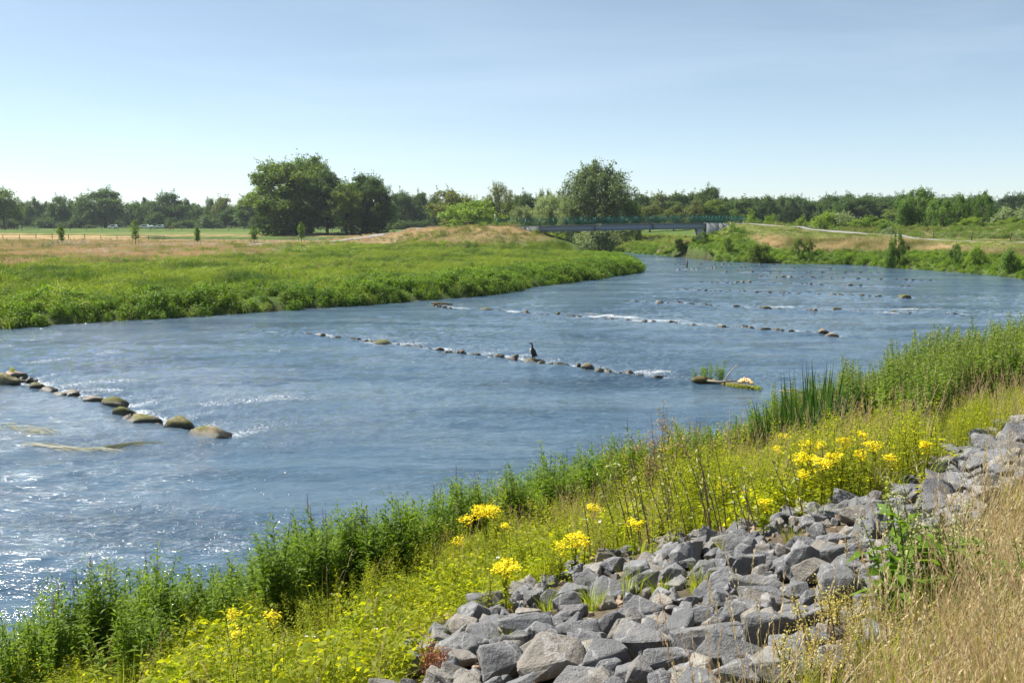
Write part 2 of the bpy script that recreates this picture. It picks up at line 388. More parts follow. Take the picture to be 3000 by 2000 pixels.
# stones of the sills: row key -> (px, py, width px, height px)
ROWS = {
 'A': [(22,1112,78,44),(46,1098,56,26),(103,1131,48,22),(141,1139,52,20),(172,1157,42,18),(210,1150,46,22),(271,1166,62,27),(336,1175,84,32),(360,1204,54,30),(424,1228,92,32),(519,1238,86,44),(612,1262,132,46)],
 'B': [(902,976,26,10),(937,980,22,11),(1035,992,38,10),(1068,998,22,9),(1117,1003,74,20),(1195,1012,34,7),(1288,1022,28,15),(1345,1031,32,13),(1455,1042,24,9),(1562,1056,74,17),(1643,1066,56,17),(1682,1077,26,9),(1720,1072,44,24),(1925,1103,36,14)],
 'C': [(1270,893,30,9),(1300,899,30,8),(1425,906,42,13),(1462,909,18,6),(1540,916,30,7),(1632,921,32,9),(1665,924,18,5),(1695,926,20,5),(1745,932,12,6),(1790,934,30,9),(1840,936,26,7),(1915,941,15,10),(1964,942,22,9),(2033,951,36,10),(2112,955,28,13),(2180,955,26,10),(2236,962,40,14),(2290,967,22,8),(2318,968,18,6),(2370,973,22,8),(2407,970,42,17),(2436,980,42,18)],
 'D': [(1835,883,24,7),(1862,883,24,7),(1894,884,18,9),(1930,885,26,10),(1988,884,16,8),(2018,888,32,7),(2063,892,32,8),(2156,896,26,9),(2242,901,36,12),(2280,905,26,8),(2365,909,22,6),(2450,905,34,9),(2800,919,28,7)],
 'E': [(1980,848,18,5),(2012,848,22,5),(2110,852,15,5),(2178,852,18,4),(2218,855,18,6),(2253,856,20,6),(2310,859,22,6),(2400,862,24,7),(2437,862,22,8),(2462,863,22,9),(2491,864,22,7),(2524,865,26,8),(2576,867,14,7),(2650,869,36,16)],
 'F': [(2052,826,26,6),(2085,827,16,5),(2100,827,16,5),(2129,828,14,4),(2160,826,18,6),(2174,825,14,7),(2215,828,14,4),(2264,828,22,6),(2375,831,14,6),(2405,834,16,5),(2489,834,18,8),(2520,835,16,6),(2590,837,18,4),(2660,838,18,6)],
 'G': [(2228,809,16,7),(2247,810,14,6),(2312,810,18,6),(2350,811,12,6),(2377,811,14,5),(2470,815,10,4),(2512,815,14,6),(2652,818,16,5),(2672,820,16,6),(2725,821,14,5)],
 'H': [(2126,796,15,6),(2165,795,13,6),(2202,795,13,7),(2247,797,16,4),(2282,796,14,5),(2320,797,20,5),(2410,797,20,6),(2475,797,14,6),(2498,797,12,5),(2518,797,16,6),(2570,799,16,4)],
 'I': [(1988,789,12,4),(2096,783,10,4),(2112,783,12,4),(2268,784,12,4),(2322,785,12,5),(2375,785,14,4),(2430,786,12,5)],
 'J': [(1978,775,14,4),(1999,775,10,4),(2052,773,16,5),(2093,773,8,5),(2118,773,13,5),(2140,774,10,4),(2265,774,14,4)],
}
STONES = []
for k, L in ROWS.items():
    for i, (px, py, w, h) in enumerate(L):
        x, y = G(px, py + h * .35, 0); dist = math.sqrt(x * x + y * y + CAMH ** 2)
        STONES.append((k, i, x, y, w / FPX * dist, h / FPX * dist * .8))
# broken water and sun glitter, both painted white, away from any stone (photo px polylines)
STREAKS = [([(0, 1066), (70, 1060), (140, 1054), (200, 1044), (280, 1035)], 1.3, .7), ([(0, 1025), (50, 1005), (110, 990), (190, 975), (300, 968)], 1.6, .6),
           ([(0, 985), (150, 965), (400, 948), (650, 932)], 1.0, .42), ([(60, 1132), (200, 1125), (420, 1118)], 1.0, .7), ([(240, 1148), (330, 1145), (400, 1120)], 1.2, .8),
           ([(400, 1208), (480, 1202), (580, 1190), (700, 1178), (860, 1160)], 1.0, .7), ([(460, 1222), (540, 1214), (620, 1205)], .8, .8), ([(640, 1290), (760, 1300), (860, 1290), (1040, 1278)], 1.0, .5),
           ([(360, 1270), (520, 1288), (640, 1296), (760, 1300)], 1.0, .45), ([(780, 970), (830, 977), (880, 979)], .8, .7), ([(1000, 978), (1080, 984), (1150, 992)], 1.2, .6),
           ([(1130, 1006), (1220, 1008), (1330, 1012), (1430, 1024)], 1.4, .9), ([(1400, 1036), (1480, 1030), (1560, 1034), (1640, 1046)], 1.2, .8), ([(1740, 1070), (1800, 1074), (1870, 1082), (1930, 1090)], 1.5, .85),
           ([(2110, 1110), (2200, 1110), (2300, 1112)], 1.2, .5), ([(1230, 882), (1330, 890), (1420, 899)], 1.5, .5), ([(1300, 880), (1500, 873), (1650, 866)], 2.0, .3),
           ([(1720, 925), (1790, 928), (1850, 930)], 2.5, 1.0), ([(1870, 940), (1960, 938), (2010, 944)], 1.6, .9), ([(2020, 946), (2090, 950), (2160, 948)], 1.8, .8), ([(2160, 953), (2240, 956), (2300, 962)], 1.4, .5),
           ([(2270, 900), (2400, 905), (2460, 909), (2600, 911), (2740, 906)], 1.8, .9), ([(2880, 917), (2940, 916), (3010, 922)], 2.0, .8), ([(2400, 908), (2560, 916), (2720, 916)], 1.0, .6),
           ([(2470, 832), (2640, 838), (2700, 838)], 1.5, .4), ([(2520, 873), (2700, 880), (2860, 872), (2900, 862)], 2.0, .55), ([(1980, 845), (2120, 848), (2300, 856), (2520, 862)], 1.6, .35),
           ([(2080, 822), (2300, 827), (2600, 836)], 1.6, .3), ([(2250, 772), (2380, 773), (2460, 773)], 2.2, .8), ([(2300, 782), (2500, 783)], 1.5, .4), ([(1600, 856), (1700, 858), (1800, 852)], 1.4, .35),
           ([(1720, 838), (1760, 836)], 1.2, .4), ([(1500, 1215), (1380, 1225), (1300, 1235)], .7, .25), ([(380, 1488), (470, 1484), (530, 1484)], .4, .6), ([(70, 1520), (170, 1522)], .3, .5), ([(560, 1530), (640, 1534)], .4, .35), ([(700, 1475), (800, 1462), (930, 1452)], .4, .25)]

tw = np.linspace(-39, 36, 620); rw = np.concatenate([np.geomspace(8, 60, 430), np.geomspace(60, 420, 330)[1:]])
TH, RR = np.meshgrid(np.radians(tw), rw)
WX, WY = RR * np.sin(TH), RR * np.cos(TH)
Z = np.zeros_like(WX); FO = np.zeros_like(WX); CH = np.zeros_like(WX)
along = WX * FLOW[0] + WY * FLOW[1]; cross = -WX * FLOW[1] + WY * FLOW[0]
# warp for long current lines that follow the near bank
wx = fbm(WX * .12, WY * .12, 31, 3) * 3
bk = (WX + WY) / 1.4142; bn = (WY - WX) / 1.4142
L1 = fbm(bk * .38 + wx, bn * 1.15 - wx * .6, 41, 4) - .5
L2 = fbm(WX * .8 + wx * 2, WY * 1.9 + wx, 47, 3) - .5
L3 = fbm(WX * 2.6, WY * 4.6 + wx * 3, 53, 3) - .5
patch = sstep(.38, .62, fbm(WX * .09, WY * .13, 61, 3))
ampd = np.interp(RR, [10, 25, 60, 200], [1, 1.0, .9, .6])
Z += (L1 * .125 + L2 * .065 + L3 * .024 * (.3 + patch)) * ampd
for (k, i, x, y, w, h) in STONES:
    s = max(w, .25); R = s * 14 + 3
    m = (abs(WX - x) < R) & (abs(WY - y) < R)
    if not m.any(): continue
    ux, uy = WX[m] - x, WY[m] - y
    a = ux * FLOW[0] + uy * FLOW[1]; c = -ux * FLOW[1] + uy * FLOW[0]; sp = s * (.6 + .16 * np.maximum(a, 0) / s)
    wake = np.exp(-(c / sp) ** 2) * sstep(-.3, .5, a / s) * np.exp(-np.maximum(a, 0) / (s * 2.6 + .5))
    FO[m] = np.maximum(FO[m], wake * .75); CH[m] = np.maximum(CH[m], np.exp(-(c / (sp * 1.7)) ** 2) * sstep(-.5, .5, a / s) * np.exp(-np.maximum(a, 0) / (s * 8 + 1)))
    Z[m] += .05 * np.exp(-((a + s * .5) ** 2 + c ** 2 * .6) / (s * s)) * min(1, s) - .05 * np.exp(-((a - s * .8) ** 2 + c ** 2 * .6) / (s * s)) * min(1, s)
WB1 = fbm(WX * .45, WY * .45, 101, 4) - .5; WB2 = fbm(WX * .45, WY * .45, 131, 4) - .5
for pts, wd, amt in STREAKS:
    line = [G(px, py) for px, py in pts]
    # white streaks painted for broken water and sun glitter, with chop around them
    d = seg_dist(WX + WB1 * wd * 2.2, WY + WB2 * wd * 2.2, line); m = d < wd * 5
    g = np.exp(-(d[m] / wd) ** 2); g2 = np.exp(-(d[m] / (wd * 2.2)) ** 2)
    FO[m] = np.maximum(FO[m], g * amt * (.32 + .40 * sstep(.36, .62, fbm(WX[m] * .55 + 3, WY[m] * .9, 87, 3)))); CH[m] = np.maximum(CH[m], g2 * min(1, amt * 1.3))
for k, L in ROWS.items():
    line = [(s_[2], s_[3]) for s_ in STONES if s_[0] == k]
    d = seg_dist(WX, WY, [(a[0] + FLOW[0] * .7, a[1] + FLOW[1] * .7) for a in line]); wd = .55 if k in 'AB' else .9; m = d < wd * 4
    br = sstep(.35, .65, fbm(WX[m] * .5, WY[m] * .5, 83, 2))
    FO[m] = np.maximum(FO[m], np.exp(-(d[m] / wd) ** 2) * .65 * br); CH[m] = np.maximum(CH[m], np.exp(-(d[m] / (wd * 2)) ** 2) * (.4 + .6 * br))
    d0 = seg_dist(WX, WY, [(a[0] - FLOW[0] * .5, a[1] - FLOW[1] * .5) for a in line]); Z += .05 * np.exp(-(d0 / .6) ** 2) - .06 * np.exp(-(d / .6) ** 2)
CH = np.clip(CH, 0, 1)
turb = fbm(WX * 4, WY * 5, 71, 3) - .5
Z += turb * .10 * CH * np.interp(RR, [10, 60, 200], [1, 1, .6])
# shallow riffle zones get extra chop
CH = np.maximum(CH, .35 * patch * sstep(40, 75, RR)) + .0
CH = np.maximum(CH, .30 * patch * (WX < -6) * sstep(25, 32, RR))
Z -= 0.0
m_water, nt, out = newmat("river_water")
P = pos(nt)
def stretched(rot, sx, sy):
    mp = N(nt, "ShaderNodeMapping"); mp.inputs['Rotation'].default_value = (0, 0, rot); mp.inputs['Scale'].default_value = (sx, sy, 1)
    nt.links.new(P, mp.inputs['Vector']); return mp.outputs[0]
chop = N(nt, "ShaderNodeAttribute", attribute_name="chop").outputs['Fac']; foam = N(nt, "ShaderNodeAttribute", attribute_name="foam").outputs['Fac']
n1 = noise(nt, 1.0, 4, .55, vec=stretched(-.45, .9, 2.6), dist=.6)
n2 = noise(nt, 1.0, 3, .55, vec=stretched(-.3, 3.2, 8.5), dist=.4)
n3 = noise(nt, 1.0, 3, .6, vec=stretched(.2, 14, 22), dist=.5)
pch = ramp(nt, noise(nt, 1.0, 3, .6, vec=stretched(-.3, .12, .3)), [(.38, (.08, .08, .08)), (.60, (1, 1, 1))])
h = mth(nt, 'ADD', mth(nt, 'MULTIPLY', mth(nt, 'MULTIPLY', n1, .62), mth(nt, 'ADD', .45, mth(nt, 'MULTIPLY', pch, .75))), mth(nt, 'MULTIPLY', mth(nt, 'MULTIPLY', n2, .20), pch))
h = mth(nt, 'ADD', h, mth(nt, 'MULTIPLY', n3, mth(nt, 'ADD', .015, mth(nt, 'MULTIPLY', chop, .42))))
rn = noise(nt, 1.0, 3, .5, vec=stretched(-.38, .45, 2.1), dist=1.1)
rg = mth(nt, 'SUBTRACT', 1.0, mth(nt, 'MULTIPLY', mth(nt, 'ABSOLUTE', mth(nt, 'SUBTRACT', rn, .5)), 7.0), clamp=True); rg = mth(nt, 'MULTIPLY', mth(nt, 'MULTIPLY', rg, rg), pch)
h = mth(nt, 'ADD', h, mth(nt, 'MULTIPLY', rg, .14))
cr1 = noise(nt, 1.0, 4, .6, vec=stretched(-.42, .9, 3.4), dist=1.4)
crest = mth(nt, 'SUBTRACT', 1.0, mth(nt, 'MULTIPLY', mth(nt, 'ABSOLUTE', mth(nt, 'SUBTRACT', cr1, .5)), 5.0), clamp=True)
h = mth(nt, 'ADD', h, mth(nt, 'MULTIPLY', mth(nt, 'MULTIPLY', crest, crest), mth(nt, 'MULTIPLY', mth(nt, 'ADD', .2, pch), .16)))
nrm = bump(nt, h, 1.0, .125)
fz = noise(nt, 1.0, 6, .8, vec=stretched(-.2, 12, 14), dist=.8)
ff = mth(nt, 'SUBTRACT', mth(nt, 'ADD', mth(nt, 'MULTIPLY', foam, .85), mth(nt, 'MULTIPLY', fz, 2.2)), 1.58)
ff = mth(nt, 'MULTIPLY', ff, 5.0, clamp=True)  # fine white specks stand for foam and for sun glitter painted into the colour
deep = ramp(nt, noise(nt, 1.0, 4, .6, vec=stretched(-.42, .07, .24), dist=.8), [(.32, (.024, .054, .088)), (.5, (.055, .100, .148)), (.68, (.100, .150, .192))])  # murkier and clearer water; patches of sky reflection painted into the colour
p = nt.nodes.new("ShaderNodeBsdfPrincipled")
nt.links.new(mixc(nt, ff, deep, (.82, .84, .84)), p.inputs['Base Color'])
nt.links.new(mth(nt, 'ADD', mth(nt, 'SUBTRACT', .11, mth(nt, 'MULTIPLY', chop, .06)), mth(nt, 'MULTIPLY', ff, .5)), p.inputs['Roughness']); p.inputs['IOR'].default_value = 1.333
p.inputs['Specular IOR Level'].default_value = .92
nt.links.new(nrm, p.inputs['Normal']); nt.links.new(p.outputs[0], out.inputs[0])
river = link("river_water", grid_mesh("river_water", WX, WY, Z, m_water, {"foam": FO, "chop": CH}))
tag(river, "wide blue rippling river with rows of stones breaking the current", kind='structure')
def water_z(x, y): return 0.0
# water outside the view, so the river goes on
mb = MB()
mb.add([(-900, -400, -.35), (900, -400, -.35), (900, 900, -.35), (-900, 900, -.35)], [(0, 1, 2), (0, 2, 3)])
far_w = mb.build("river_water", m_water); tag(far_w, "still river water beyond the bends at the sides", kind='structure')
# ================================================================== PLANT MATERIALS
M_loose = leaf_mat("leaf_willowherb", (.060, .125, .012), (.27, .38, .030), .50)
M_lstem = plain("stem_dark", (.05, .06, .025), .7)
M_purple = plain("petal_purple", (.20, .10, .26), .7)
M_nettle = leaf_mat("leaf_nettle", (.10, .18, .016), (.24, .33, .032), .50)
M_tassel = plain("tassel_nettle", (.30, .31, .12), .8)
M_bind = leaf_mat("leaf_bindweed", (.18, .27, .018), (.42, .44, .035), .62, (1.6, 1.45, .42))
M_grass = leaf_mat("blade_green", (.22, .32, .03), (.44, .48, .075), .55, (1.4, 1.3, .5), patch=.8, patch_col=(.22, .24, .06))
M_straw = leaf_mat("blade_straw", (.42, .34, .18), (.64, .54, .33), .35, (1.1, 1.0, .75), rough=.6)
M_seed = leaf_mat("seed_head", (.40, .28, .16), (.62, .46, .28), .35, (1.1, 1.0, .8), rough=.7)
M_yellow = leaf_mat("petal_yellow", (.80, .66, .010), (.92, .80, .020), .3, (1.1, 1.0, .3))
M_iris = leaf_mat("leaf_iris", (.035, .085, .022), (.07, .14, .035), .35)
M_dock = leaf_mat("leaf_dock", (.11, .22, .018), (.22, .34, .035), .5)
M_rust = leaf_mat("seed_rust", (.28, .09, .035), (.42, .16, .06), .3, (1.2, .9, .6))
M_meadow = leaf_mat("blade_meadow", (.14, .225, .030), (.33, .385, .075), .48, (1.25, 1.25, .5), patch=.16, patch_col=(.075, .14, .03))
M_mleaf = leaf_mat("leaf_bank", (.055, .125, .014), (.16, .26, .022), .45, patch=.22, patch_col=(.19, .30, .022))
M_mstraw = leaf_mat("blade_reddish", (.46, .32, .19), (.68, .53, .35), .35, (1.1, 1.0, .8), patch=.07, patch_col=(.22, .24, .07))
M_rstraw = leaf_mat("blade_golden", (.60, .47, .27), (.80, .66, .42), .35, (1.1, 1.0, .8), patch=.1, patch_col=(.26, .27, .09))
M_shrub = leaf_mat("leaf_rough_shrub", (.09, .16, .022), (.20, .27, .045), .42, patch=.1, patch_col=(.19, .20, .06))
M_white = plain("petal_white", (.80, .80, .76), .6)
M_dead = plain("stem_dead", (.14, .09, .05), .8)

TAU = 2 * math.pi
def rdir(k, zmin=-1.0, zmax=1.0):
    z = RNG.uniform(zmin, zmax, k); a = RNG.uniform(0, TAU, k); r = np.sqrt(np.maximum(0, 1 - z * z))
    return np.stack([r * np.cos(a), r * np.sin(a), z], 1)
def curve_pts(base, h, lean, az, k=5, bend=.15):
    pts = []
    for i in range(k):
        t = i / (k - 1); o = lean * t + bend * t * t
        pts.append((base[0] + math.cos(az) * o * h, base[1] + math.sin(az) * o * h, base[2] + h * t * (1 - .12 * o)))
    return np.array(pts)
def on_curve(pts, t):
    t = np.clip(t, 0, 1) * (len(pts) - 1); i = np.minimum(t.astype(int), len(pts) - 2); f = (t - i)[:, None]
    return pts[i] * (1 - f) + pts[i + 1] * f

def lanceolate_clump(nst, hmin, hmax, spread, spike=0.0, fine=True, L=.17, W=.036, step=.045, branches=True):
    mb = MB()
    for _ in range(nst):
        b = (random.gauss(0, spread), random.gauss(0, spread), -.05); h = random.uniform(hmin, hmax); az = random.uniform(0, TAU)
        c = curve_pts(b, h, random.uniform(0, .16), az, 5, random.uniform(0, .1)); mb.tube(c, [.006, .005, .004, .003, .002], 3, 1, cap=False)
        k = int(h / step); t = np.linspace(.12, 1, k); a0 = random.uniform(0, TAU)
        for rep in range(2):
            a = a0 + np.arange(k) * 1.57 + rep * math.pi + RNG.normal(0, .25, k)
            el_ = RNG.uniform(.0, .75, k) + t * .35
            d = np.stack([np.cos(a) * np.cos(el_), np.sin(a) * np.cos(el_), np.sin(el_)], 1)
            n = np.array([0, 0, 1.0]) + RNG.normal(0, .3, (k, 3))
            size = L * (1.05 - .55 * t ** 3) * RNG.uniform(.7, 1.15, k)
            mb.leaves(on_curve(c, t), d, n, size, size * (W / L) * RNG.uniform(.8, 1.25, k), .2, .22, 0, fine)
        if branches:
            for _b in range(random.randint(2, 5)):
                t0 = random.uniform(.35, .85); p0 = on_curve(c, np.array([t0]))[0]; a = random.uniform(0, TAU); bl = random.uniform(.12, .3)
                p1 = p0 + np.array([math.cos(a) * bl * .5, math.sin(a) * bl * .5, bl]); q = 8
                pp = p0 + (p1 - p0) * np.linspace(.1, 1, q)[:, None]
                d = rdir(q, -.1, .8); sz = L * .6 * RNG.uniform(.7, 1.1, q)
                mb.leaves(pp, d, np.array([0, 0, 1.0]) + RNG.normal(0, .3, (q, 3)), sz, sz * .22, .2, .2, 0, fine)
        if random.random() < spike:
            top = c[-1]; q = 60; z = np.linspace(-.02, .20, q); rr_ = .014 * (1 - z / .24)
            bb = top + np.stack([RNG.normal(0, .002, q), RNG.normal(0, .002, q), z], 1)
            d = rdir(q, -.2, .6); mb.leaves(bb, d, rdir(q), rr_ + .004, .009, 0, 0, 2, False)
            mb.tube([top, top + np.array([0, 0, .2])], [.003, .001], 3, 1, cap=False)
    return mb.mesh("willowherb_clump", [M_loose, M_lstem, M_purple])
def nettle_clump(nst, hmin, hmax, spread):
    mb = MB()
    for _ in range(nst):
        b = (random.gauss(0, spread), random.gauss(0, spread), -.05); h = random.uniform(hmin, hmax); az = random.uniform(0, TAU)
        c = curve_pts(b, h, random.uniform(0, .1), az, 5, random.uniform(0, .12)); mb.tube(c, [.008, .007, .005, .004, .002], 3, 1, cap=False)
        k = int(h / .06); t = np.linspace(.2, 1, k); a0 = random.uniform(0, TAU)
        for rep in range(2):
            a = a0 + np.arange(k) * 1.57 + rep * math.pi + RNG.normal(0, .2, k); el_ = RNG.uniform(-.3, .5, k) + t ** 3 * .5
            d = np.stack([np.cos(a) * np.cos(el_), np.sin(a) * np.cos(el_), np.sin(el_)], 1)
            sz = .19 * (1.05 - .72 * t ** 2.5) * RNG.uniform(.75, 1.15, k)
            mb.leaves(on_curve(c, t), d, np.array([0, 0, 1.0]) + RNG.normal(0, .35, (k, 3)), sz, sz * .45, .15, .3, 0, True)
            kk = max(2, k // 2); tt = np.linspace(.55, 1, kk)
            for r2 in range(3):
                a = RNG.uniform(0, TAU, kk); d = np.stack([np.cos(a), np.sin(a), RNG.uniform(-.9, .1, kk)], 1)
                mb.leaves(on_curve(c, tt), d, rdir(kk), .055, .009, 0, .2, 2, False)
    return mb.mesh("nettle_clump", [M_nettle, M_lstem, M_tassel])
def bind_clump(n=150, R=.35, H=.35, L=.07, flowers=0, mat=None):
    mb = MB(); p = rdir(n, 0, 1) * np.array([R, R, H]) * RNG.uniform(.45, 1, (n, 1)) + np.array([0, 0, .02])
    d = rdir(n, -.3, .6); nn = rdir(n, .2, 1)
    sz = L * RNG.uniform(.6, 1.25, n); mb.leaves(p, d, nn, sz, sz * .5, .1, .15, 0, True)
    a = RNG.uniform(0, TAU, 20); mb.blades(np.zeros((20, 3)) + RNG.normal(0, R * .3, (20, 3)) * [1, 1, 0], a, RNG.uniform(.2, .5, 20), RNG.uniform(.1, .8, 20), .006, .7, 0)
    for _ in range(flowers):
        c = np.array([random.gauss(0, R * .5), random.gauss(0, R * .5), H * random.uniform(.8, 1.05)]); q = 8; ang = np.arange(q) * TAU / q
        rim = c + np.stack([np.cos(ang) * .028, np.sin(ang) * .028, np.full(q, .02)], 1)
        mb.add(np.vstack([c[None], rim]), [(0, 1 + i, 1 + (i + 1) % q) for i in range(q)], 1)
    return mb.mesh("bindweed_clump", [mat or M_bind, M_white])
def grass_tuft(n, L, R, W=.007, lean=.5, curve=.8, mat=None, seeds=0, smat=None):
    mb = MB(); r = RNG.random(n) ** .5 * R; a = RNG.uniform(0, TAU, n)
    b = np.stack([r * np.cos(a), r * np.sin(a), np.full(n, -.03)], 1)
    mb.blades(b, a + RNG.normal(0, .8, n), L * RNG.uniform(.45, 1.1, n), RNG.uniform(.02, lean, n), W * RNG.uniform(.6, 1.3, n), RNG.uniform(.1, curve, n), 0)
    if seeds: seed_stems(mb, seeds, L * 1.25, R)
    return mb.mesh("grass_tuft", [mat or M_grass, M_straw, smat or M_seed])
def seed_stems(mb, n, L, R, m_stem=1, m_seed=2, head=.14, q=14, lean=.22):
    a = RNG.uniform(0, TAU, n); r = RNG.random(n) * R
    b = np.stack([r * np.cos(a), r * np.sin(a), np.full(n, -.03)], 1); az = RNG.uniform(0, TAU, n)
    h = L * RNG.uniform(.7, 1.1, n)
    tips, mids = mb.blades(b, az, h, RNG.uniform(0, lean, n), .0045, RNG.uniform(0, .25, n), m_stem)
    for tip, mid in zip(tips, mids):
        dv = (tip - mid); dv /= np.linalg.norm(dv); ts = np.linspace(-1, .15, q)[:, None]
        bb = tip + dv * ts * head; dd = dv + rdir(q) * .35
        mb.leaves(bb, dd, rdir(q), .03, .008, 0, .1, m_seed, False)
def straw_tuft(n, L, R, seeds, **kw): return grass_tuft(n, L, R, .0045, .5, .9, M_straw, seeds, **kw)
def far_tuft(n, L, R, W, mat, lean=.45, headmat=None):
    mb = MB(); r = RNG.random(n) ** .5 * R; a = RNG.uniform(0, TAU, n)
    b = np.stack([r * np.cos(a), r * np.sin(a), np.full(n, -.05)], 1)
    tips, _m = mb.blades(b, RNG.uniform(0, TAU, n), L * RNG.uniform(.4, 1.1, n) * (1 - .35 * r / R), RNG.uniform(.02, lean, n), W * RNG.uniform(.6, 1.4, n), RNG.uniform(.1, .6, n), 0)
    if headmat: mb.leaves(tips[::2] - [0, 0, .06], np.array([0, 0, 1.0]) + RNG.normal(0, .3, (len(tips[::2]), 3)), rdir(len(tips[::2])), .16, .035, 0, 0, 1, False)
    return mb.mesh("far_tuft", [mat, headmat or mat])
def leafy_dome(n, R, H, L, mat, up=.5):
    mb = MB(); lob = rdir(7, 0, 1) * np.array([R * .55, R * .55, H * .6]); k = n // 7
    for c in lob:
        rad = random.uniform(.35, .55)
        o = rdir(k, -.5, 1); p = c + o * np.array([R, R, H]) * rad * RNG.uniform(.65, 1.05, (k, 1)); p[:, 2] = np.abs(p[:, 2])
        d = rdir(k, -.5, .8); nn = o + np.array([0, 0, up]) + RNG.normal(0, .55, (k, 3)); sz = L * RNG.uniform(.6, 1.3, k)
        mb.leaves(p, d, nn, sz, sz * .45, .1, .15, 0, False)
    return mb.mesh("leafy_dome", [mat])

# ================================================================== scatter by geometry nodes (uncountable growth only)
def make_scatter_tree(coll):
    ng = bpy.data.node_groups.new("growth", 'GeometryNodeTree')
    ng.interface.new_socket("Geometry", in_out='INPUT', socket_type='NodeSocketGeometry')
    ng.interface.new_socket("Geometry", in_out='OUTPUT', socket_type='NodeSocketGeometry')
    gi = ng.nodes.new("NodeGroupInput"); go = ng.nodes.new("NodeGroupOutput")
    ip = ng.nodes.new("GeometryNodeInstanceOnPoints"); ci = ng.nodes.new("GeometryNodeCollectionInfo")
    ci.inputs['Collection'].default_value = coll; ci.inputs['Separate Children'].default_value = True; ci.inputs['Reset Children'].default_value = True
    ip.inputs['Pick Instance'].default_value = True
    def attr(nm, ty):
        a = ng.nodes.new("GeometryNodeInputNamedAttribute"); a.data_type = ty; a.inputs['Name'].default_value = nm; return a.outputs['Attribute']
    er = ng.nodes.new("FunctionNodeEulerToRotation")
    ng.links.new(attr("rot", 'FLOAT_VECTOR'), er.inputs[0]); ng.links.new(er.outputs[0], ip.inputs['Rotation'])
    ng.links.new(attr("scl", 'FLOAT_VECTOR'), ip.inputs['Scale']); ng.links.new(attr("idx", 'INT'), ip.inputs['Instance Index'])
    ng.links.new(gi.outputs[0], ip.inputs['Points']); ng.links.new(ci.outputs[0], ip.inputs['Instance']); ng.links.new(ip.outputs[0], go.inputs[0])
    return ng
def scatter(name, label, protos, pts, scale=(.8, 1.2), weights=None, tilt=.06, zscale=None, cat=None, kind='stuff', hmul=None):
    pts = np.asarray(pts, float); n = len(pts)
    coll = bpy.data.collections.new("source_" + name)
    for i, me in enumerate(protos): coll.objects.link(bpy.data.objects.new("source_%02d_%s" % (i, name), me))
    me = bpy.data.meshes.new(name); me.vertices.add(n); me.vertices.foreach_set("co", pts.ravel())
    s = RNG.uniform(scale[0], scale[1], n); S = np.stack([s, s, s], 1)
    if zscale is not None: S[:, 2] *= RNG.uniform(zscale[0], zscale[1], n)
    if hmul is not None: S *= np.asarray(hmul)[:, None]
    R = np.stack([RNG.normal(0, tilt, n), RNG.normal(0, tilt, n), RNG.uniform(0, TAU, n)], 1)
    idx = RNG.choice(len(protos), n, p=weights)
    for nm, ty, dat in (("rot", 'FLOAT_VECTOR', R), ("scl", 'FLOAT_VECTOR', S)):
        a = me.attributes.new(nm, ty, 'POINT'); a.data.foreach_set("vector", dat.astype(np.float32).ravel())
    a = me.attributes.new("idx", 'INT', 'POINT'); a.data.foreach_set("value", idx.astype(np.int32)); me.update()
    o = link(name, me); tag(o, label, cat, kind=kind)
    md = o.modifiers.new("growth", 'NODES'); md.node_group = make_scatter_tree(coll)
    return o
def in_view(x, y, margin=2.5, tan=.56):
    return (np.abs(x) < tan * y + margin)
def sample(n, box, test):
    """random ground points in box that pass test(x, y, d, bank) -> keep probability"""
    x = RNG.uniform(box[0], box[1], n); y = RNG.uniform(box[2], box[3], n)
    k = in_view(x, y); x, y = x[k], y[k]
    h, d, b = land(x, y); pr = test(x, y, d, b); k = RNG.random(len(x)) < pr
    return np.stack([x[k], y[k], h[k]], 1), d[k]
# ================================================================== TREES
M_bark = plain("bark", (.055, .045, .035), .9, var=.3, scale=3, bmp=.02)
M_barkl = plain("bark_pale", (.22, .20, .17), .9, var=.3, scale=6)
TC = {
 'oak': leaf_mat("leaf_oak", (.070, .128, .027), (.160, .230, .048), .48, patch=.12, patch_col=(0.160, 0.217, 0.042)),
 'dark': leaf_mat("leaf_dark_oak", (.052, .102, .028), (.115, .180, .044), .46),
 'bright': leaf_mat("leaf_bright_maple", (0.142, 0.235, 0.034), (0.264, 0.358, 0.053), .50),
 'willow': leaf_mat("leaf_willow", (.105, .155, .070), (.200, .250, .125), .42),
 'silver': leaf_mat("leaf_silver_willow", (.190, .245, .125), (.31, .37, .20), .42),
 'birch': leaf_mat("leaf_birch", (0.085, 0.160, 0.034), (0.179, 0.273, 0.056), .46),
 'poplar': leaf_mat("leaf_poplar", (0.064, 0.117, 0.042), (0.133, 0.198, 0.068), .42),
 'olive': leaf_mat("leaf_brownish_oak", (0.113, 0.151, 0.034), (0.198, 0.208, 0.056), .42),
 'pine': leaf_mat("leaf_pine", (0.034, 0.068, 0.026), (0.068, 0.117, 0.042), .27),
}
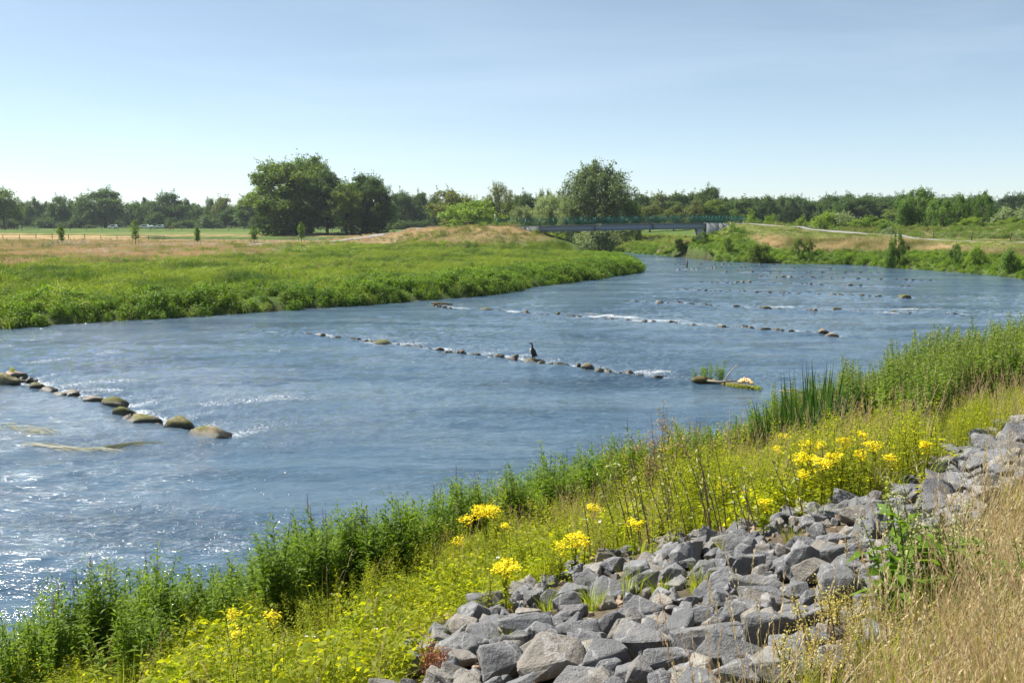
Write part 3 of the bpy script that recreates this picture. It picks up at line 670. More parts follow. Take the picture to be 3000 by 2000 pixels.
def crown_mesh(kind, seed, mat):
    """unit tree: height 1, half width about .5 of its own scale. returns crown mesh, trunk mesh"""
    global RNG
    keep = RNG; RNG = np.random.default_rng(seed); rs = random.Random(seed)
    mb = MB(); tr = MB()
    P = dict(oak=(60, 170, .050, .56, .44, .115), round=(50, 170, .050, .52, .47, .125), tall=(50, 150, .046, .54, .47, .10), birch=(60, 110, .040, .53, .47, .08),
             weep=(54, 140, .042, .55, .45, .10), bush=(26, 150, .075, .40, .58, .20), big=(120, 200, .034, .52, .47, .088), willow=(130, 220, .038, .49, .50, .095), pine=(44, 150, .042, .60, .40, .10))[kind]
    ncl, nl, ls, zc, zr, cr = P
    cs = []
    for i in range(ncl):
        o = rdir(1, -.85, 1)[0]; f = rs.uniform(.35, 1) ** .45
        wob = 1 + .30 * (rs.random() - .5) * 2
        w = .5 * (1 - .20 * max(0, o[2])) if kind not in ('tall', 'birch') else .5 * (1 - .45 * max(0, o[2]))
        c = np.array([o[0] * w * f * wob * .92, o[1] * w * f * wob * .92, zc + o[2] * zr * f * (1 + .12 * (rs.random() - .5))])
        c[2] = min(c[2], 1 - cr * .7); cs.append(c)
    for c in cs:
        k = int(nl * rs.uniform(.6, 1.3)); rad = cr * rs.uniform(.65, 1.35)
        o = rdir(k, -.75, 1)
        st = np.array([1.25, 1.25, .8]) if kind in ('oak', 'big', 'round', 'pine') else np.array([.85, .85, 1.5])
        p = c + o * rad * st * RNG.uniform(.45, 1.08, (k, 1))
        if kind in ('weep', 'willow', 'birch'): d = rdir(k, -.95, .2)
        else: d = rdir(k, -.6, .7)
        nn = o * .8 + np.array([0, 0, .35]) + RNG.normal(0, .55, (k, 3)); sz = ls * RNG.uniform(.6, 1.35, k)
        asp = .55 if kind not in ('willow', 'weep', 'pine') else .32
        mb.leaves(p, d, nn, sz, sz * asp, .1, .15, 0, False)
    # sprays that break the outline
    for c in cs[::2]:
        o = c - np.array([0, 0, zc]); o = o / (np.linalg.norm(o) + 1e-6); k = 14
        p = c + o * cr * RNG.uniform(.8, 1.9, (k, 1)) + RNG.normal(0, .014, (k, 3))
        mb.leaves(p, rdir(k, -.5, .9), rdir(k), ls, ls * .5, .1, .1, 0, False)
    nt_ = 3 if kind in ('bush', 'willow') else 1
    for q in range(nt_):
        bx = (rs.random() - .5) * .12 * (nt_ > 1); top = .62
        wdt = .026 if kind in ('big', 'oak', 'round') else .016
        tr.tube([(bx, 0, -.03), (bx * 1.3, 0, .12), (bx * 1.8 + .01, .01, .35), (bx * 2.2, .0, top)], [wdt * 1.35, wdt, wdt * .75, wdt * .3], 7, 0)
    for c in cs[:(26 if kind in ('big', 'willow') else 14)]:
        z0 = rs.uniform(.2, .5); tr.tube([(0, 0, z0), tuple(c * [.55, .55, 0] + [0, 0, lerp(z0, c[2], .55)]), tuple(c)], [wdt * .5, wdt * .3, wdt * .08], 4, 0, cap=False)
    RNG = keep
    return mb.mesh("crown_" + kind, [mat]), tr.mesh("trunk_" + kind, [M_bark])
TREE_CACHE = {}
def tree_protos(kind, leaf, var):
    key = (kind, leaf, var)
    if key not in TREE_CACHE: TREE_CACHE[key] = crown_mesh(kind, hash_seed(key), TC[leaf])
    return TREE_CACHE[key]
def hash_seed(key): return sum((i + 3) * ord(c) for i, c in enumerate("%s%s%s" % key)) % 99991
def tree(px, ytop, wpx, Y, kind, leaf, label, name="tree", cat="tree", group=None, var=0, bush=False):
    x, _, ztop = A(px, ytop, Y); g = ground_at(x, Y); H = max(ztop - g, .4); w = wpx / FPX * Y * (1.3 if kind == 'big' else 1.02 if kind == 'bush' and Y < 200 else 1.2)
    root = empty(name, (x, Y, g), label, cat, group, rz=0)
    cm, tm = tree_protos(kind, leaf, var)
    rz = random.choice([0, 1.57, 3.14, 4.71]) + random.uniform(-.3, .3); mir = random.choice([-1, 1])
    link("crown", cm, root, rot=(0, 0, rz), scl=(w, w * .95, H)); link("trunk", tm, root, rot=(0, 0, rz), scl=(max(w, H * .6), max(w, H * .6), H))
    return root
# ---- the line of trees behind the left meadow
GL = "trees along the far edge of the left meadow"
for i, (px, yt, w, Y, k, l, lab) in enumerate([
    (6, 553, 92, 470, 'oak', 'oak', "dark oak cut off by the left edge of the photo"),
    (60, 592, 70, 600, 'round', 'dark', "low dark tree just right of the oak at the left edge"),
    (96, 582, 48, 590, 'tall', 'poplar', "slim grey-green tree with a small pointed top, left of two far bushes"),
    (132, 590, 44, 610, 'tall', 'poplar', "short slim tree behind the round bush at far left"),
    (174, 576, 56, 570, 'oak', 'dark', "dark tree with a ragged top behind the leaning sapling"),
    (206, 586, 40, 600, 'birch', 'poplar', "feathery birch beside the large broad oak of the left tree line"),
    (234, 578, 46, 590, 'birch', 'poplar', "taller feathery birch touching the left side of the large broad oak"),
    (304, 556, 124, 560, 'oak', 'dark', "largest broad oak of the far left tree line, trunks showing below"),
    (386, 602, 66, 600, 'round', 'dark', "low rounded tree right of the largest far oak"),
    (424, 579, 56, 590, 'tall', 'poplar', "grey-green tree above the white horse, left of the domed oak"),
    (492, 566, 84, 570, 'oak', 'dark', "domed oak standing above the two grazing horses"),
    (545, 584, 44, 590, 'birch', 'poplar', "feathery tree on the right side of the domed oak"),
    (582, 602, 48, 620, 'round', 'dark', "lowest tree in the gap between the domed oak and the pointed tree"),
    (615, 573, 38, 580, 'birch', 'poplar', "narrow pointed tree halfway to the big oak clump"),
    (656, 579, 58, 560, 'oak', 'olive', "olive green round tree right of the narrow pointed one"),
    (714, 582, 72, 550, 'oak', 'oak', "round green tree close to the left side of the big oak clump"),
    (760, 594, 60, 560, 'oak', 'dark', "dark tree half hidden behind the left edge of the big oak clump"),
    (1176, 562, 60, 480, 'oak', 'dark', "first round tree right of the big oak clump"),
    (1230, 565, 56, 480, 'oak', 'dark', "second round tree right of the big oak clump, its trunk showing"),
    (1272, 580, 48, 460, 'tall', 'dark', "thin dark tree left of the reddish olive oak"),
]): tree(px, yt, w, Y, k, l, lab, group=GL, var=i % 3)
GB = "bushes at the foot of the far tree line"
for i, (px, yt, w, Y, l, lab) in enumerate([
    (130, 640, 72, 560, 'dark', "round dark bush at the far meadow edge, left of the leaning sapling"),
    (190, 651, 40, 555, 'dark', "small bush between two larger ones behind the leaning sapling"),
    (222, 636, 42, 550, 'dark', "upright bush right of the leaning sapling, at the tree line foot"),
    (262, 660, 34, 540, 'poplar', "lowest pale bush under the largest far oak"),
    (462, 626, 52, 545, 'dark', "wide bush below the domed oak, above the horses"),
    (505, 640, 40, 540, 'dark', "bush right behind the brown horse"),
    (546, 648, 58, 535, 'dark', "broad low bush between the brown horse and the pointed tree"),
    (605, 633, 60, 530, 'poplar', "tall grey bush below the narrow pointed tree"),
    (640, 655, 30, 528, 'poplar', "small bush at the right foot of the tall grey bush"),
    (20, 640, 56, 520, 'dark', "bush under the oak at the left photo edge"),
    (748, 640, 50, 500, 'dark', "bush at the left foot of the big oak clump"),
    (1190, 648, 90, 470, 'dark', "dark undergrowth below the first round tree right of the oak clump"),
    (1250, 648, 70, 470, 'dark', "dark undergrowth left of the olive oak")]):
    tree(px, yt, w, Y, 'bush', l, lab, name="bush", cat="bush", group=GB, var=i % 2)
# ---- the clump of big oaks
GO = "big old oaks in a clump on the left meadow"
for i, (px, yt, w, Y, lab) in enumerate([
    (832, 463, 172, 335, "widest oak of the big clump, its left side lit"),
    (905, 456, 125, 345, "tallest oak of the big clump, second from the left"),
    (955, 500, 110, 330, "shorter oak in the middle of the big clump"),
    (1012, 528, 92, 326, "lowest oak in the dip of the big clump"),
    (1058, 506, 110, 336, "dark oak left of the last one in the big clump"),
    (1103, 524, 84, 330, "last oak on the right of the big clump")]):
    tree(px, yt, w, Y, 'big', 'oak' if i in (0, 1, 3) else 'dark', lab, name="oak_tree", group=GO, var=i % 3)
for px, yt, w, Y, lab in [(812, 560, 110, 330, "low leafy side growth on the left of the widest big oak"), (1075, 615, 130, 333, "dark undergrowth round the trunk of the last big oaks"), (872, 625, 80, 338, "dark undergrowth between the first big oak trunks")]:
    tree(px, yt, w, Y, 'bush', 'oak', lab, name="bush", cat="bush", var=1)
# ---- trees left of and behind the bridge
for i, (px, yt, w, Y, k, l, lab) in enumerate([
    (1322, 556, 100, 345, 'oak', 'olive', "reddish olive oak left of the bright green round tree"),
    (1378, 586, 132, 285, 'round', 'bright', "bright green round tree behind the bench on the mound"),
    (1330, 618, 70, 300, 'bush', 'olive', "low olive growth at the left foot of the bright green tree"),
    (1462, 545, 92, 300, 'weep', 'olive', "weeping birch with drooping fringe above the left bridge end"),
    (1432, 590, 60, 305, 'oak', 'dark', "dark tree between the bright green one and the weeping birch"),
    (1536, 567, 62, 390, 'oak', 'dark', "dark round tree in the gap right of the weeping birch"),
    (1585, 562, 34, 300, 'birch', 'silver', "pointed pale tree behind the pale willow"),
    (1612, 553, 40, 300, 'birch', 'silver', "tallest pointed grey tree behind the pale willow"),
    (1612, 572, 112, 262, 'willow', 'silver', "pale rounded willow left of the tall grey willow"),
    (1530, 612, 70, 255, 'willow', 'silver', "low pale willow behind the left part of the bridge railing"),
    (1752, 484, 196, 235, 'willow', 'willow', "tall broad grey-green willow rising above the bridge"),
    (1668, 585, 70, 232, 'willow', 'silver', "small pale willow at the left foot of the tall grey willow"),
    (1842, 588, 70, 240, 'willow', 'dark', "dark low tree leaning on the right side of the tall willow"),
    (1882, 572, 64, 420, 'oak', 'dark', "dark round tree first right of the tall willow"),
    (1930, 570, 62, 430, 'oak', 'olive', "olive tree second right of the tall willow"),
    (1905, 600, 70, 330, 'round', 'olive', "lighter low tree in front, right of the tall willow"),
    (1985, 568, 92, 430, 'oak', 'dark', "broad dark tree behind the middle right of the bridge"),
    (2030, 566, 52, 440, 'oak', 'dark', "dark tree left of the highest crown over the right bridge end"),
    (2078, 549, 78, 430, 'oak', 'dark', "highest dark crown behind the right bridge end"),
    (2040, 586, 64, 330, 'round', 'olive', "rounded lighter tree below the highest dark crown"),
    (1975, 602, 60, 320, 'round', 'olive', "low rounded tree behind the railing left of the right abutment"),
    (2100, 584, 70, 330, 'oak', 'oak', "tree right of the rounded lighter one, behind the right railing end"),
    (2126, 586, 40, 440, 'tall', 'dark', "small pointed tree right of the highest dark crown"),
    (2176, 580, 84, 400, 'oak', 'dark', "dark tree above the start of the wire fence"),
    (2212, 578, 46, 410, 'tall', 'poplar', "upright tree right of the one above the fence start"),
    (2252, 582, 54, 410, 'tall', 'dark', "dark upright tree above the first fence posts"),
    (2292, 580, 40, 420, 'birch', 'poplar', "pale pointed tree in the right tree line"),
    (2320, 580, 36, 420, 'birch', 'poplar', "taller pale birch beside the pointed one in the right tree line"),
    (2350, 586, 46, 420, 'oak', 'poplar', "grey-green tree right of the pale birches"),
    (2388, 591, 50, 420, 'oak', 'dark', "low dark tree above the two pale dome bushes, left"),
    (2424, 588, 56, 410, 'oak', 'dark', "flat topped dark tree above the pale dome bushes"),
    (2484, 582, 76, 400, 'oak', 'dark', "dark oak right of the pale dome bushes"),
    (2532, 580, 70, 400, 'oak', 'dark', "broad dark oak, left one of the joined pair right of the domes"),
    (2586, 582, 84, 400, 'oak', 'dark', "broad dark oak, right one of the joined pair before the sky gap"),
    (2646, 606, 90, 390, 'oak', 'oak', "low tree in the sky gap left of the tall birch"),
    (2662, 585, 60, 330, 'tall', 'dark', "dark tree just behind the left side of the tall birch"),
    (2745, 583, 120, 360, 'oak', 'dark', "dark tree behind and between the birches"),
    (2850, 582, 100, 360, 'oak', 'dark', "dark tree behind the two right birches"),
    (2918, 590, 70, 400, 'pine', 'pine', "dark pine left of the tall pines at the right edge"),
    (2958, 572, 90, 400, 'pine', 'pine', "tall dark pine near the right edge of the photo"),
    (3010, 570, 110, 400, 'pine', 'pine', "dark pine cut off by the right edge of the photo"),
]): tree(px, yt, w, Y, k, l, lab, group=None, var=i % 3, name="willow_tree" if k == 'willow' else "pine_tree" if k == 'pine' else "tree")
for i, (px, yt, w, Y, k, lab) in enumerate([
    (2698, 546, 104, 216, 'birch', "tallest birch on the right rise, leftmost of the young birches"),
    (2660, 590, 50, 214, 'bush', "leafy lower growth at the left foot of the tallest birch"),
    (2768, 588, 62, 205, 'birch', "shorter rounded birch second from the left on the right rise"),
    (2818, 565, 58, 213, 'birch', "slender pointed birch third on the right rise"),
    (2884, 561, 66, 214, 'birch', "feathery birch standing apart, last on the right rise"),
    (2740, 600, 60, 210, 'bush', "bushy growth between the two left birches")]):
    tree(px, yt, w, Y, k, 'birch', lab, name="birch_tree" if k == 'birch' else "bush", cat="tree" if k == 'birch' else "bush", group="young birches on the right rise" if k == 'birch' else None, var=i % 3)
for i, (px, yt, w, Y, l, lab) in enumerate([
    (2422, 622, 70, 240, 'bright', "pale green domed bush, left of two beside each other behind the fence"),
    (2472, 624, 56, 238, 'silver', "pale domed bush, right of two beside each other behind the fence"),
    (2206, 626, 44, 232, 'bright', "bright bush behind the fence gate near the bridge"),
    (2258, 636, 34, 230, 'bright', "small round bush behind the fourth fence post"),
    (2350, 638, 34, 222, 'bright', "small bush left of the pale domed bushes"),
    (2410, 645, 30, 205, 'oak', "dark little bush in front of the left pale dome"),
    (2560, 636, 90, 222, 'bright', "wide light bush on the slope right of the domes"),
    (2600, 655, 46, 202, 'birch', "bush above the fence left of the waterside sapling"),
    (2605, 668, 40, 190, 'silver', "pale bush low behind the fence near the path bend"),
    (2850, 640, 60, 208, 'bright', "light green shrub between the third and last birch"),
    (2952, 616, 74, 260, 'silver', "silver willow bush near the right edge"),
    (2996, 612, 50, 262, 'silver', "silver willow bush cut by the right edge"),
    (2978, 638, 70, 222, 'bright', "light bush in front of the silver willows"),
    (1790, 668, 110, 214, 'willow', "grey willow bush seen under the middle of the bridge"),
    (1755, 674, 90, 205, 'willow', "grey-green willow bush at the waterline left under the bridge"),
    (1715, 680, 60, 214, 'silver', "pale bush at the left end of the waterside bushes under the bridge"),
    (1635, 676, 110, 212, 'dark', "dark shaded bush under the left half of the bridge"),
    (1600, 684, 40, 185, 'bright', "small bright bush beside the left abutment"),
    (1868, 668, 30, 222, 'dark', "small dark bush under the bridge right of the willow bushes"),
]): tree(px, yt, w, Y, 'bush', l, lab, name="bush", cat="bush", var=i % 2)
# bushes and saplings on the right river bank
for i, (px, yt, w, Y, k, l, lab) in enumerate([
    (2634, 676, 44, 134, 'birch', 'oak', "tallest dark sapling on the right bank, in front of the path"),
    (2610, 706, 30, 133, 'bush', 'birch', "low growth at the left foot of the tallest bank sapling"),
    (2342, 700, 34, 147, 'birch', 'oak', "left sapling of the close pair on the right bank"),
    (2370, 697, 28, 149, 'birch', 'oak', "right sapling of the close pair on the right bank"),
    (2134, 697, 26, 158, 'birch', 'oak', "lone slim sapling on the bank right of the bridge pier"),
    (2055, 680, 40, 168, 'birch', 'birch', "leafy sapling in front of the bridge pier"),
    (2225, 716, 62, 149, 'bush', 'oak', "wide dark bush on the bank left of the sapling pair"),
    (2205, 713, 30, 151, 'birch', 'oak', "small upright bush joined to the wide dark bush"),
    (1988, 700, 30, 178, 'bush', 'oak', "dark bush on the bank left of the pier"),
    (2802, 712, 36, 124, 'birch', 'birch', "loose sapling on the bank right of the tallest sapling"),
    (2858, 718, 48, 121, 'bush', 'bright', "yellowish bush on the bank near the right"),
    (2960, 735, 60, 112, 'bush', 'birch', "leafy bush on the bank at the far right"),
]): tree(px, yt, w, Y, k, l, lab, name="sapling" if k == 'birch' else "bush", cat="sapling" if k == 'birch' else "bush", var=i % 3 if k == 'birch' else i % 2)

# wood behind the single trees: one uncountable mass
pts = []
for x0, x1, Y0, Y1, n in ((-480, 40, 640, 760, 620), (0, 360, 470, 600, 520), (-150, 30, 500, 560, 90)):
    xs = RNG.uniform(x0, x1, n); ys = RNG.uniform(Y0, Y1, n); pts.append(np.stack([xs, ys, hgt(xs, ys) - .3], 1))
pts = np.concatenate(pts)
oc = [tree_protos('oak', 'dark', v)[0] for v in (0, 1)] + [tree_protos('tall', 'poplar', 0)[0], tree_protos('round', 'dark', 0)[0]]
scatter("far_wood", "long dark band of woodland closing the view behind the single trees", oc, pts, (11.5, 15.5), zscale=(.8, 1.1), tilt=0)
# ================================================================== LOW GROWTH
print("veg")
# ---- near bank
lo_plain = [lanceolate_clump(6, .8, 1.25, .10) for _ in range(5)]; lo_spike = [lanceolate_clump(5, 1.0, 1.4, .09, .8) for _ in range(2)]
def sv(x, y): return (x + y) / 1.4142
pts, d = sample(10500, (-26, 12, 3, 30), lambda x, y, d, b: ((b == 2) & (d > -.5) & (d < np.interp(sv(x, y), [2, 6, 9, 13, 16, 24, 25], [3.0, 2.4, 2.0, 1.7, 1.5, 1.5, 0]) + (fbm(x, y, 3, 2) - .5) * 1.2)) * .92)
pts[:, 2] = np.maximum(pts[:, 2], -.1)
hm = np.interp(sv(pts[:, 0], pts[:, 1]), [2, 5, 8, 11, 14, 18], [.92, .96, 1.04, 1.08, 1.05, 1.08]) * (1 - .12 * np.clip(d / 4, 0, 1)) * (.72 + .56 * fbm(pts[:, 0] * .8, pts[:, 1] * .8, 4, 2))
scatter("willowherb_stand", "dense dark green leafy stand with purple flower spikes along the near water edge", lo_plain + lo_spike, pts, (.85, 1.15), [.185] * 5 + [.0375] * 2, hmul=hm)
bind = [bind_clump(230, .34, .32, .065), bind_clump(210, .30, .42, .058), bind_clump(220, .4, .28, .07, flowers=1)]
gr = [grass_tuft(60, .55, .12), grass_tuft(45, .4, .1), grass_tuft(50, .7, .14, seeds=2)]
pts, d = sample(4200, (-10, 8, 3, 20), lambda x, y, d, b: (b == 2) * sstep(1.3, 2.2, d + (fbm(x, y, 13, 2) - .5) * 1.2) * (1 - sstep(-.3, .3, d - LO(sv(x, y)) + (fbm(x * .8, y * .8, 23, 2) - .5))) * (1 - sstep(9, 13, sv(x, y)) * .55) * sstep(.28, .5, fbm(x * 1.2, y * 1.2, 91, 2)) * .9)
scatter("bindweed_cover", "bright yellow-green leafy ground cover between the dark stand and the grey stones", bind, pts, (.8, 1.25), [.47, .47, .06], tilt=.18, hmul=.6 + 1.1 * fbm(pts[:, 0] * .9, pts[:, 1] * .9, 39, 3))
pts, d = sample(9000, (-10, 22, 3, 34), lambda x, y, d, b: ((b == 2) & (d > .8) & ~THK(x, y, d) & (d < LO(sv(x, y)) + .5)) * (.35 + .5 * sstep(.4, .6, fbm(x, y, 33, 2))) * (.5 + .4 * sstep(6, 12, sv(x, y))) * 1)
scatter("bank_grass", "loose green grass tufts all over the near bank slope", gr, pts, (.6, 1.15), tilt=.12)
st = [straw_tuft(14, .85, .14, 7), straw_tuft(10, 1.0, .16, 10), straw_tuft(24, .7, .12, 4)]
pts, d = sample(9500, (-8, 24, 4, 36), lambda x, y, d, b: ((b == 2) & (d > .9) & ~THK(x, y, d) & (d < LO(sv(x, y)) + .2)) * (.14 + .8 * sstep(7, 12, sv(x, y))) * sstep(.34, .56, fbm(x * .7, y * .7, 43, 3)))
scatter("bank_straw", "dry pinkish grass stems with seed heads among the flowers on the near bank", st, pts, (.7, 1.2), tilt=.2, hmul=np.interp(sv(pts[:, 0], pts[:, 1]), [5, 10, 12, 15], [.6, .68, .85, 1.0]))
# mid-height mixed weeds in the flower slope right of the centre
mix = [lanceolate_clump(5, .55, 1.0, .15, 0, True, .10, .026, .042) for _ in range(3)]
for me in mix: me.materials[0] = M_bind
pts, d = sample(11000, (-9, 20, 4, 34), lambda x, y, d, b: ((b == 2) & (d > .3) & ~THK(x, y, d) & (d < LO(sv(x, y)) + .4)) * (.30 + .70 * sstep(6.5, 9, sv(x, y))) * np.interp(LO(sv(x, y)) - d, [-.4, .2, 2], [.12, .5, .9]))
scatter("slope_weeds", "light green thin-leaved weeds filling the flower slope", mix + gr[:1], pts, (.7, 1.25), [.27, .27, .26, .2], tilt=.16, hmul=(.4 + .95 * fbm(pts[:, 0] * 1.1, pts[:, 1] * 1.1, 73, 3)) * np.interp(sv(pts[:, 0], pts[:, 1]), [5, 7, 10, 12, 15, 17, 21], [.75, .8, .85, 1.0, 1.1, .8, .6]))
# nettle thicket
ne = [nettle_clump(5, 1.2, 2.1, .2) for _ in range(6)]
def thk(x, y, d, b):
    s = sv(x, y)
    return ((b == 2) & (d > -.3) & (((x > 7.6 + (fbm(x * .5, y * .5, 9, 2) - .5) * 2) & (d < 5.0 + (fbm(x * .6, y * .6, 19, 2) - .5) * 1.2)) | ((s > 18) & (d < 1.8))) & (s < 60)) * .9
pts, d = sample(8000, (3, 30, 14, 44), thk)
hm = np.interp(sv(pts[:, 0], pts[:, 1]), [18, 21, 23, 26, 29, 40], [.6, .80, .86, .93, .98, .98]) * (.70 + .6 * fbm(pts[:, 0] * .7, pts[:, 1] * .7, 14, 2))
scatter("nettle_thicket", "tall dense nettle thicket hiding the water edge at the right", ne, pts, (.85, 1.12), hmul=hm, tilt=.09)
# fringe of dry stems at the foot of the thicket and grass behind the stones
pts, d = sample(5000, (4, 30, 12, 34), lambda x, y, d, b: ((b == 2) & (d > 4.8) & (d < 6.9) & (sv(x, y) > 17)) * .5)
scatter("thicket_foot_grass", "green and straw coloured grass at the foot of the nettle thicket", st + gr, pts, (.5, .85), tilt=.12)
# dry grass on top of the bank, bottom right
dg = [straw_tuft(38, .75, .13, 7, smat=M_straw), straw_tuft(30, .6, .12, 5), straw_tuft(45, .5, .14, 3), grass_tuft(40, .5, .12, mat=M_grass)]
pts, d = sample(17000, (-1, 16, 2.0, 19), lambda x, y, d, b: (b == 2) * sstep(.1, .6, d - HI(sv(x, y)) + (fbm(x * .9, y * .9, 53, 2) - .5) * 1.2) * (.42 + .35 * sstep(.5, 1.2, d - HI(sv(x, y)))) * (y > 2.9))
scatter("dry_grass", "tall golden dry grass on the bank top at the lower right", dg, pts, (.62, 1.08), [.30, .22, .22, .26], tilt=.16)

# ---- left meadow
ft = [far_tuft(60, .95, .5, .022, M_meadow) for _ in range(3)]; ld = [leafy_dome(260, .55, .85, .15, M_mleaf) for _ in range(4)]; ld2 = [leafy_dome(200, .6, .8, .13, M_meadow) for _ in range(2)]
edge, d = sample(60000, (-75, 20, 50, 150), lambda x, y, d, b: ((b == 0) & (d > -.35) & (d < 7)) * (1 - sstep(4, 7, d)) * .55)
edge[:, 2] = np.maximum(edge[:, 2], 0) - .1
hm = (.45 + 1.2 * fbm(edge[:, 0] * .35, edge[:, 1] * .35, 5, 3))
scatter("bank_herbs", "leafy dark and bright green herbs crowding the left river bank edge", ld + ld2 + ft, edge, (.75, 1.25), [.17, .17, .17, .17, .08, .08, .06, .05, .05], hmul=hm)
mead, d = sample(90000, (-100, 20, 52, 190), lambda x, y, d, b: ((b == 0) & (d > 2.5) & (d < 75)) * np.clip(1.15 - d / 75, .25, .9) * .62)
yb = sstep(46, 62, d + (fbm(mead[:, 0] * .08, mead[:, 1] * .08, 21, 4) - .5) * 30)
yb = np.maximum(yb, .97 * sstep(1.9, 3.0, ridge_h(mead[:, 0], mead[:, 1], *RIDGES[0]))); k = RNG.random(len(mead)) > yb * .95; hm = (.45 + .9 * fbm(mead[:, 0] * .22, mead[:, 1] * .22, 8, 3))
scatter("meadow_grass", "lush tall green meadow grass on the left bank", ft + ld2, mead[k], (.7, 1.2), [.26, .26, .26, .11, .11], hmul=hm[k])
fr = [far_tuft(60, .8, .7, .030, M_mstraw, .4, M_mstraw) for _ in range(3)]
red, d = sample(70000, (-175, 20, 95, 300), lambda x, y, d, b: ((b == 0) & (d > 6)) * np.maximum(.28 * sstep(10, 30, d) * sstep(.42, .6, fbm(x * .12, y * .2, 71, 3)) + sstep(38, 62, d + (fbm(x * .08, y * .08, 21, 4) - .5) * 30), sstep(1.9, 2.8, ridge_h(x, y, *RIDGES[0]))) * (y < 285) * .5 * (1 - .45 * sstep(185, 215, y)))
rz_ = ridge_h(red[:, 0], red[:, 1], *RIDGES[0]); pathd = seg_dist(red[:, 0], red[:, 1], [(2, 178), (-3, 182), (-9, 195), (-18, 211), (-27, 213), (-35, 191), (-46, 188), (-62, 186)])
scatter("reddish_meadow", "reddish brown seeding grass behind the green meadow", fr + ft[:1], red[pathd > 1.8], (.6, 1.15), [.28, .28, .28, .16], hmul=np.interp(red[pathd > 1.8][:, 1], [100, 180, 280], [1, .9, .55]))
br = [leafy_dome(170, .5, .9, .10, M_iris) for _ in range(2)]
bx = []
for px, py, Y in [(1148, 688, 195), (1178, 690, 192), (1190, 714, 176), (1165, 706, 180), (1246, 697, 184), (1268, 702, 178), (1290, 706, 176), (1304, 706, 175), (1315, 685, 190), (1356, 684, 188), (1340, 704, 174), (1376, 706, 172), (1412, 698, 176), (1428, 690, 180), (1425, 709, 170), (1455, 692, 176), (1448, 690, 178), (1332, 686, 188), (1255, 706, 176), (1475, 700, 168), (75, 724, 165), (35, 722, 168), (288, 724, 162), (315, 724, 161), (140, 720, 166), (150, 708, 185), (560, 716, 170), (680, 708, 185), (245, 704, 190), (470, 712, 172), (850, 730, 150), (1145, 722, 165), (1510, 712, 165), (1250, 732, 152)]:
    x, _, _z = A(px, py, Y); bx.append((x, Y, ground_at(x, Y) - .1))
    if random.random() < .6: bx.append((x + random.uniform(-1.2, 1.2), Y + .5, ground_at(x, Y) - .1))
scatter("rush_tufts", "dark green rounded rush tufts dotted over the brown mound and meadow", br, bx, (1.0, 1.7), zscale=(.9, 1.3))
wf, d = sample(16000, (-100, 12, 120, 200), lambda x, y, d, b: ((b == 0) & (d > 45)) * (sstep(.62, .70, fbm(x * .13, y * .07, 88, 3))) * .3)
mb = MB(); pt = rdir(26, 0, 1) * [.5, .5, .25] + [0, 0, .55]; mb.leaves(pt, rdir(26), rdir(26, .3, 1), .045, .04, 0, 0, 0, False); wfm = mb.mesh("umbels", [M_white])
scatter("white_wildflowers", "white wildflower patches scattered in the brown meadow", [wfm], wf, (.8, 1.3))

# ---- right bank
edge, d = sample(60000, (12, 90, 95, 225), lambda x, y, d, b: ((b == 1) & (d > -.3) & (d < 10)) * (1 - sstep(6, 9, d + (fbm(x * .2, y * .2, 6, 2) - .5) * 4)) * .42)
edge[:, 2] = np.maximum(edge[:, 2], 0) - .1
scatter("right_bank_herbs", "green waterside herbs and nettles along the right bank", ld + ld2, edge, (.65, 1.2), zscale=(.7, 1.1), hmul=(.6 + .6 * fbm(edge[:, 0] * .2, edge[:, 1] * .2, 55, 3)))
fs = [far_tuft(70, .75, .6, .028, M_rstraw, .35, M_rstraw) for _ in range(3)]
sp, d = sample(60000, (25, 100, 105, 200), lambda x, y, d, b: (b == 1) * sstep(6.5, 8.5, d + (fbm(x * .15, y * .15, 66, 2) - .5) * 4) * (1 - sstep(12, 14, d + (fbm(x * .2, y * .2, 67, 2) - .5) * 3)) * .5)
rh_ = np.maximum(ridge_h(sp[:, 0], sp[:, 1], *RIDGES[2]), ridge_h(sp[:, 0], sp[:, 1], *RIDGES[3])); sp = sp[RNG.random(len(sp)) > sstep(3.0, 3.7, rh_)]
scatter("golden_grass", "band of tall golden dry grass on the right bank", fs, sp, (.8, 1.25))
ms = [far_tuft(50, .28, .6, .025, M_meadow, .6), far_tuft(50, .3, .6, .025, M_rstraw, .6)]
PATHR = [(37, 175.8), (46.6, 172.5), (57.6, 162), (65, 154), (75, 147), (110, 136)]
mw, d = sample(60000, (20, 110, 120, 200), lambda x, y, d, b: ((b == 1) & ((d > 12) | (np.maximum(ridge_h(x, y, *RIDGES[2]), ridge_h(x, y, *RIDGES[3])) > 3.3)) & (d > 4) & (d < 46)) * .6 * (seg_dist(x, y, PATHR) > 1.9))
scatter("mown_slope", "short olive mown grass on the embankment slope below the path", ms, mw, (.7, 1.1), [.72, .28])
sh = [leafy_dome(260, .9, .8, .16, M_shrub) for _ in range(3)]
sw, d = sample(26000, (20, 150, 150, 270), lambda x, y, d, b: ((b == 1) & (d > 43) & (d < 110)) * .35 * (x > 25))
FR = [(34.5, 183), (42, 183), (52, 178.5), (62, 171), (70, 166), (80, 160.5), (92, 157), (110, 152)]
fa = np.array([math.atan2(a, b) for a, b in FR]); fr_ = np.array([math.hypot(a, b) for a, b in FR])
sw = sw[np.hypot(sw[:, 0], sw[:, 1]) > np.interp(np.arctan2(sw[:, 0], sw[:, 1]), fa, fr_) + 1.6]
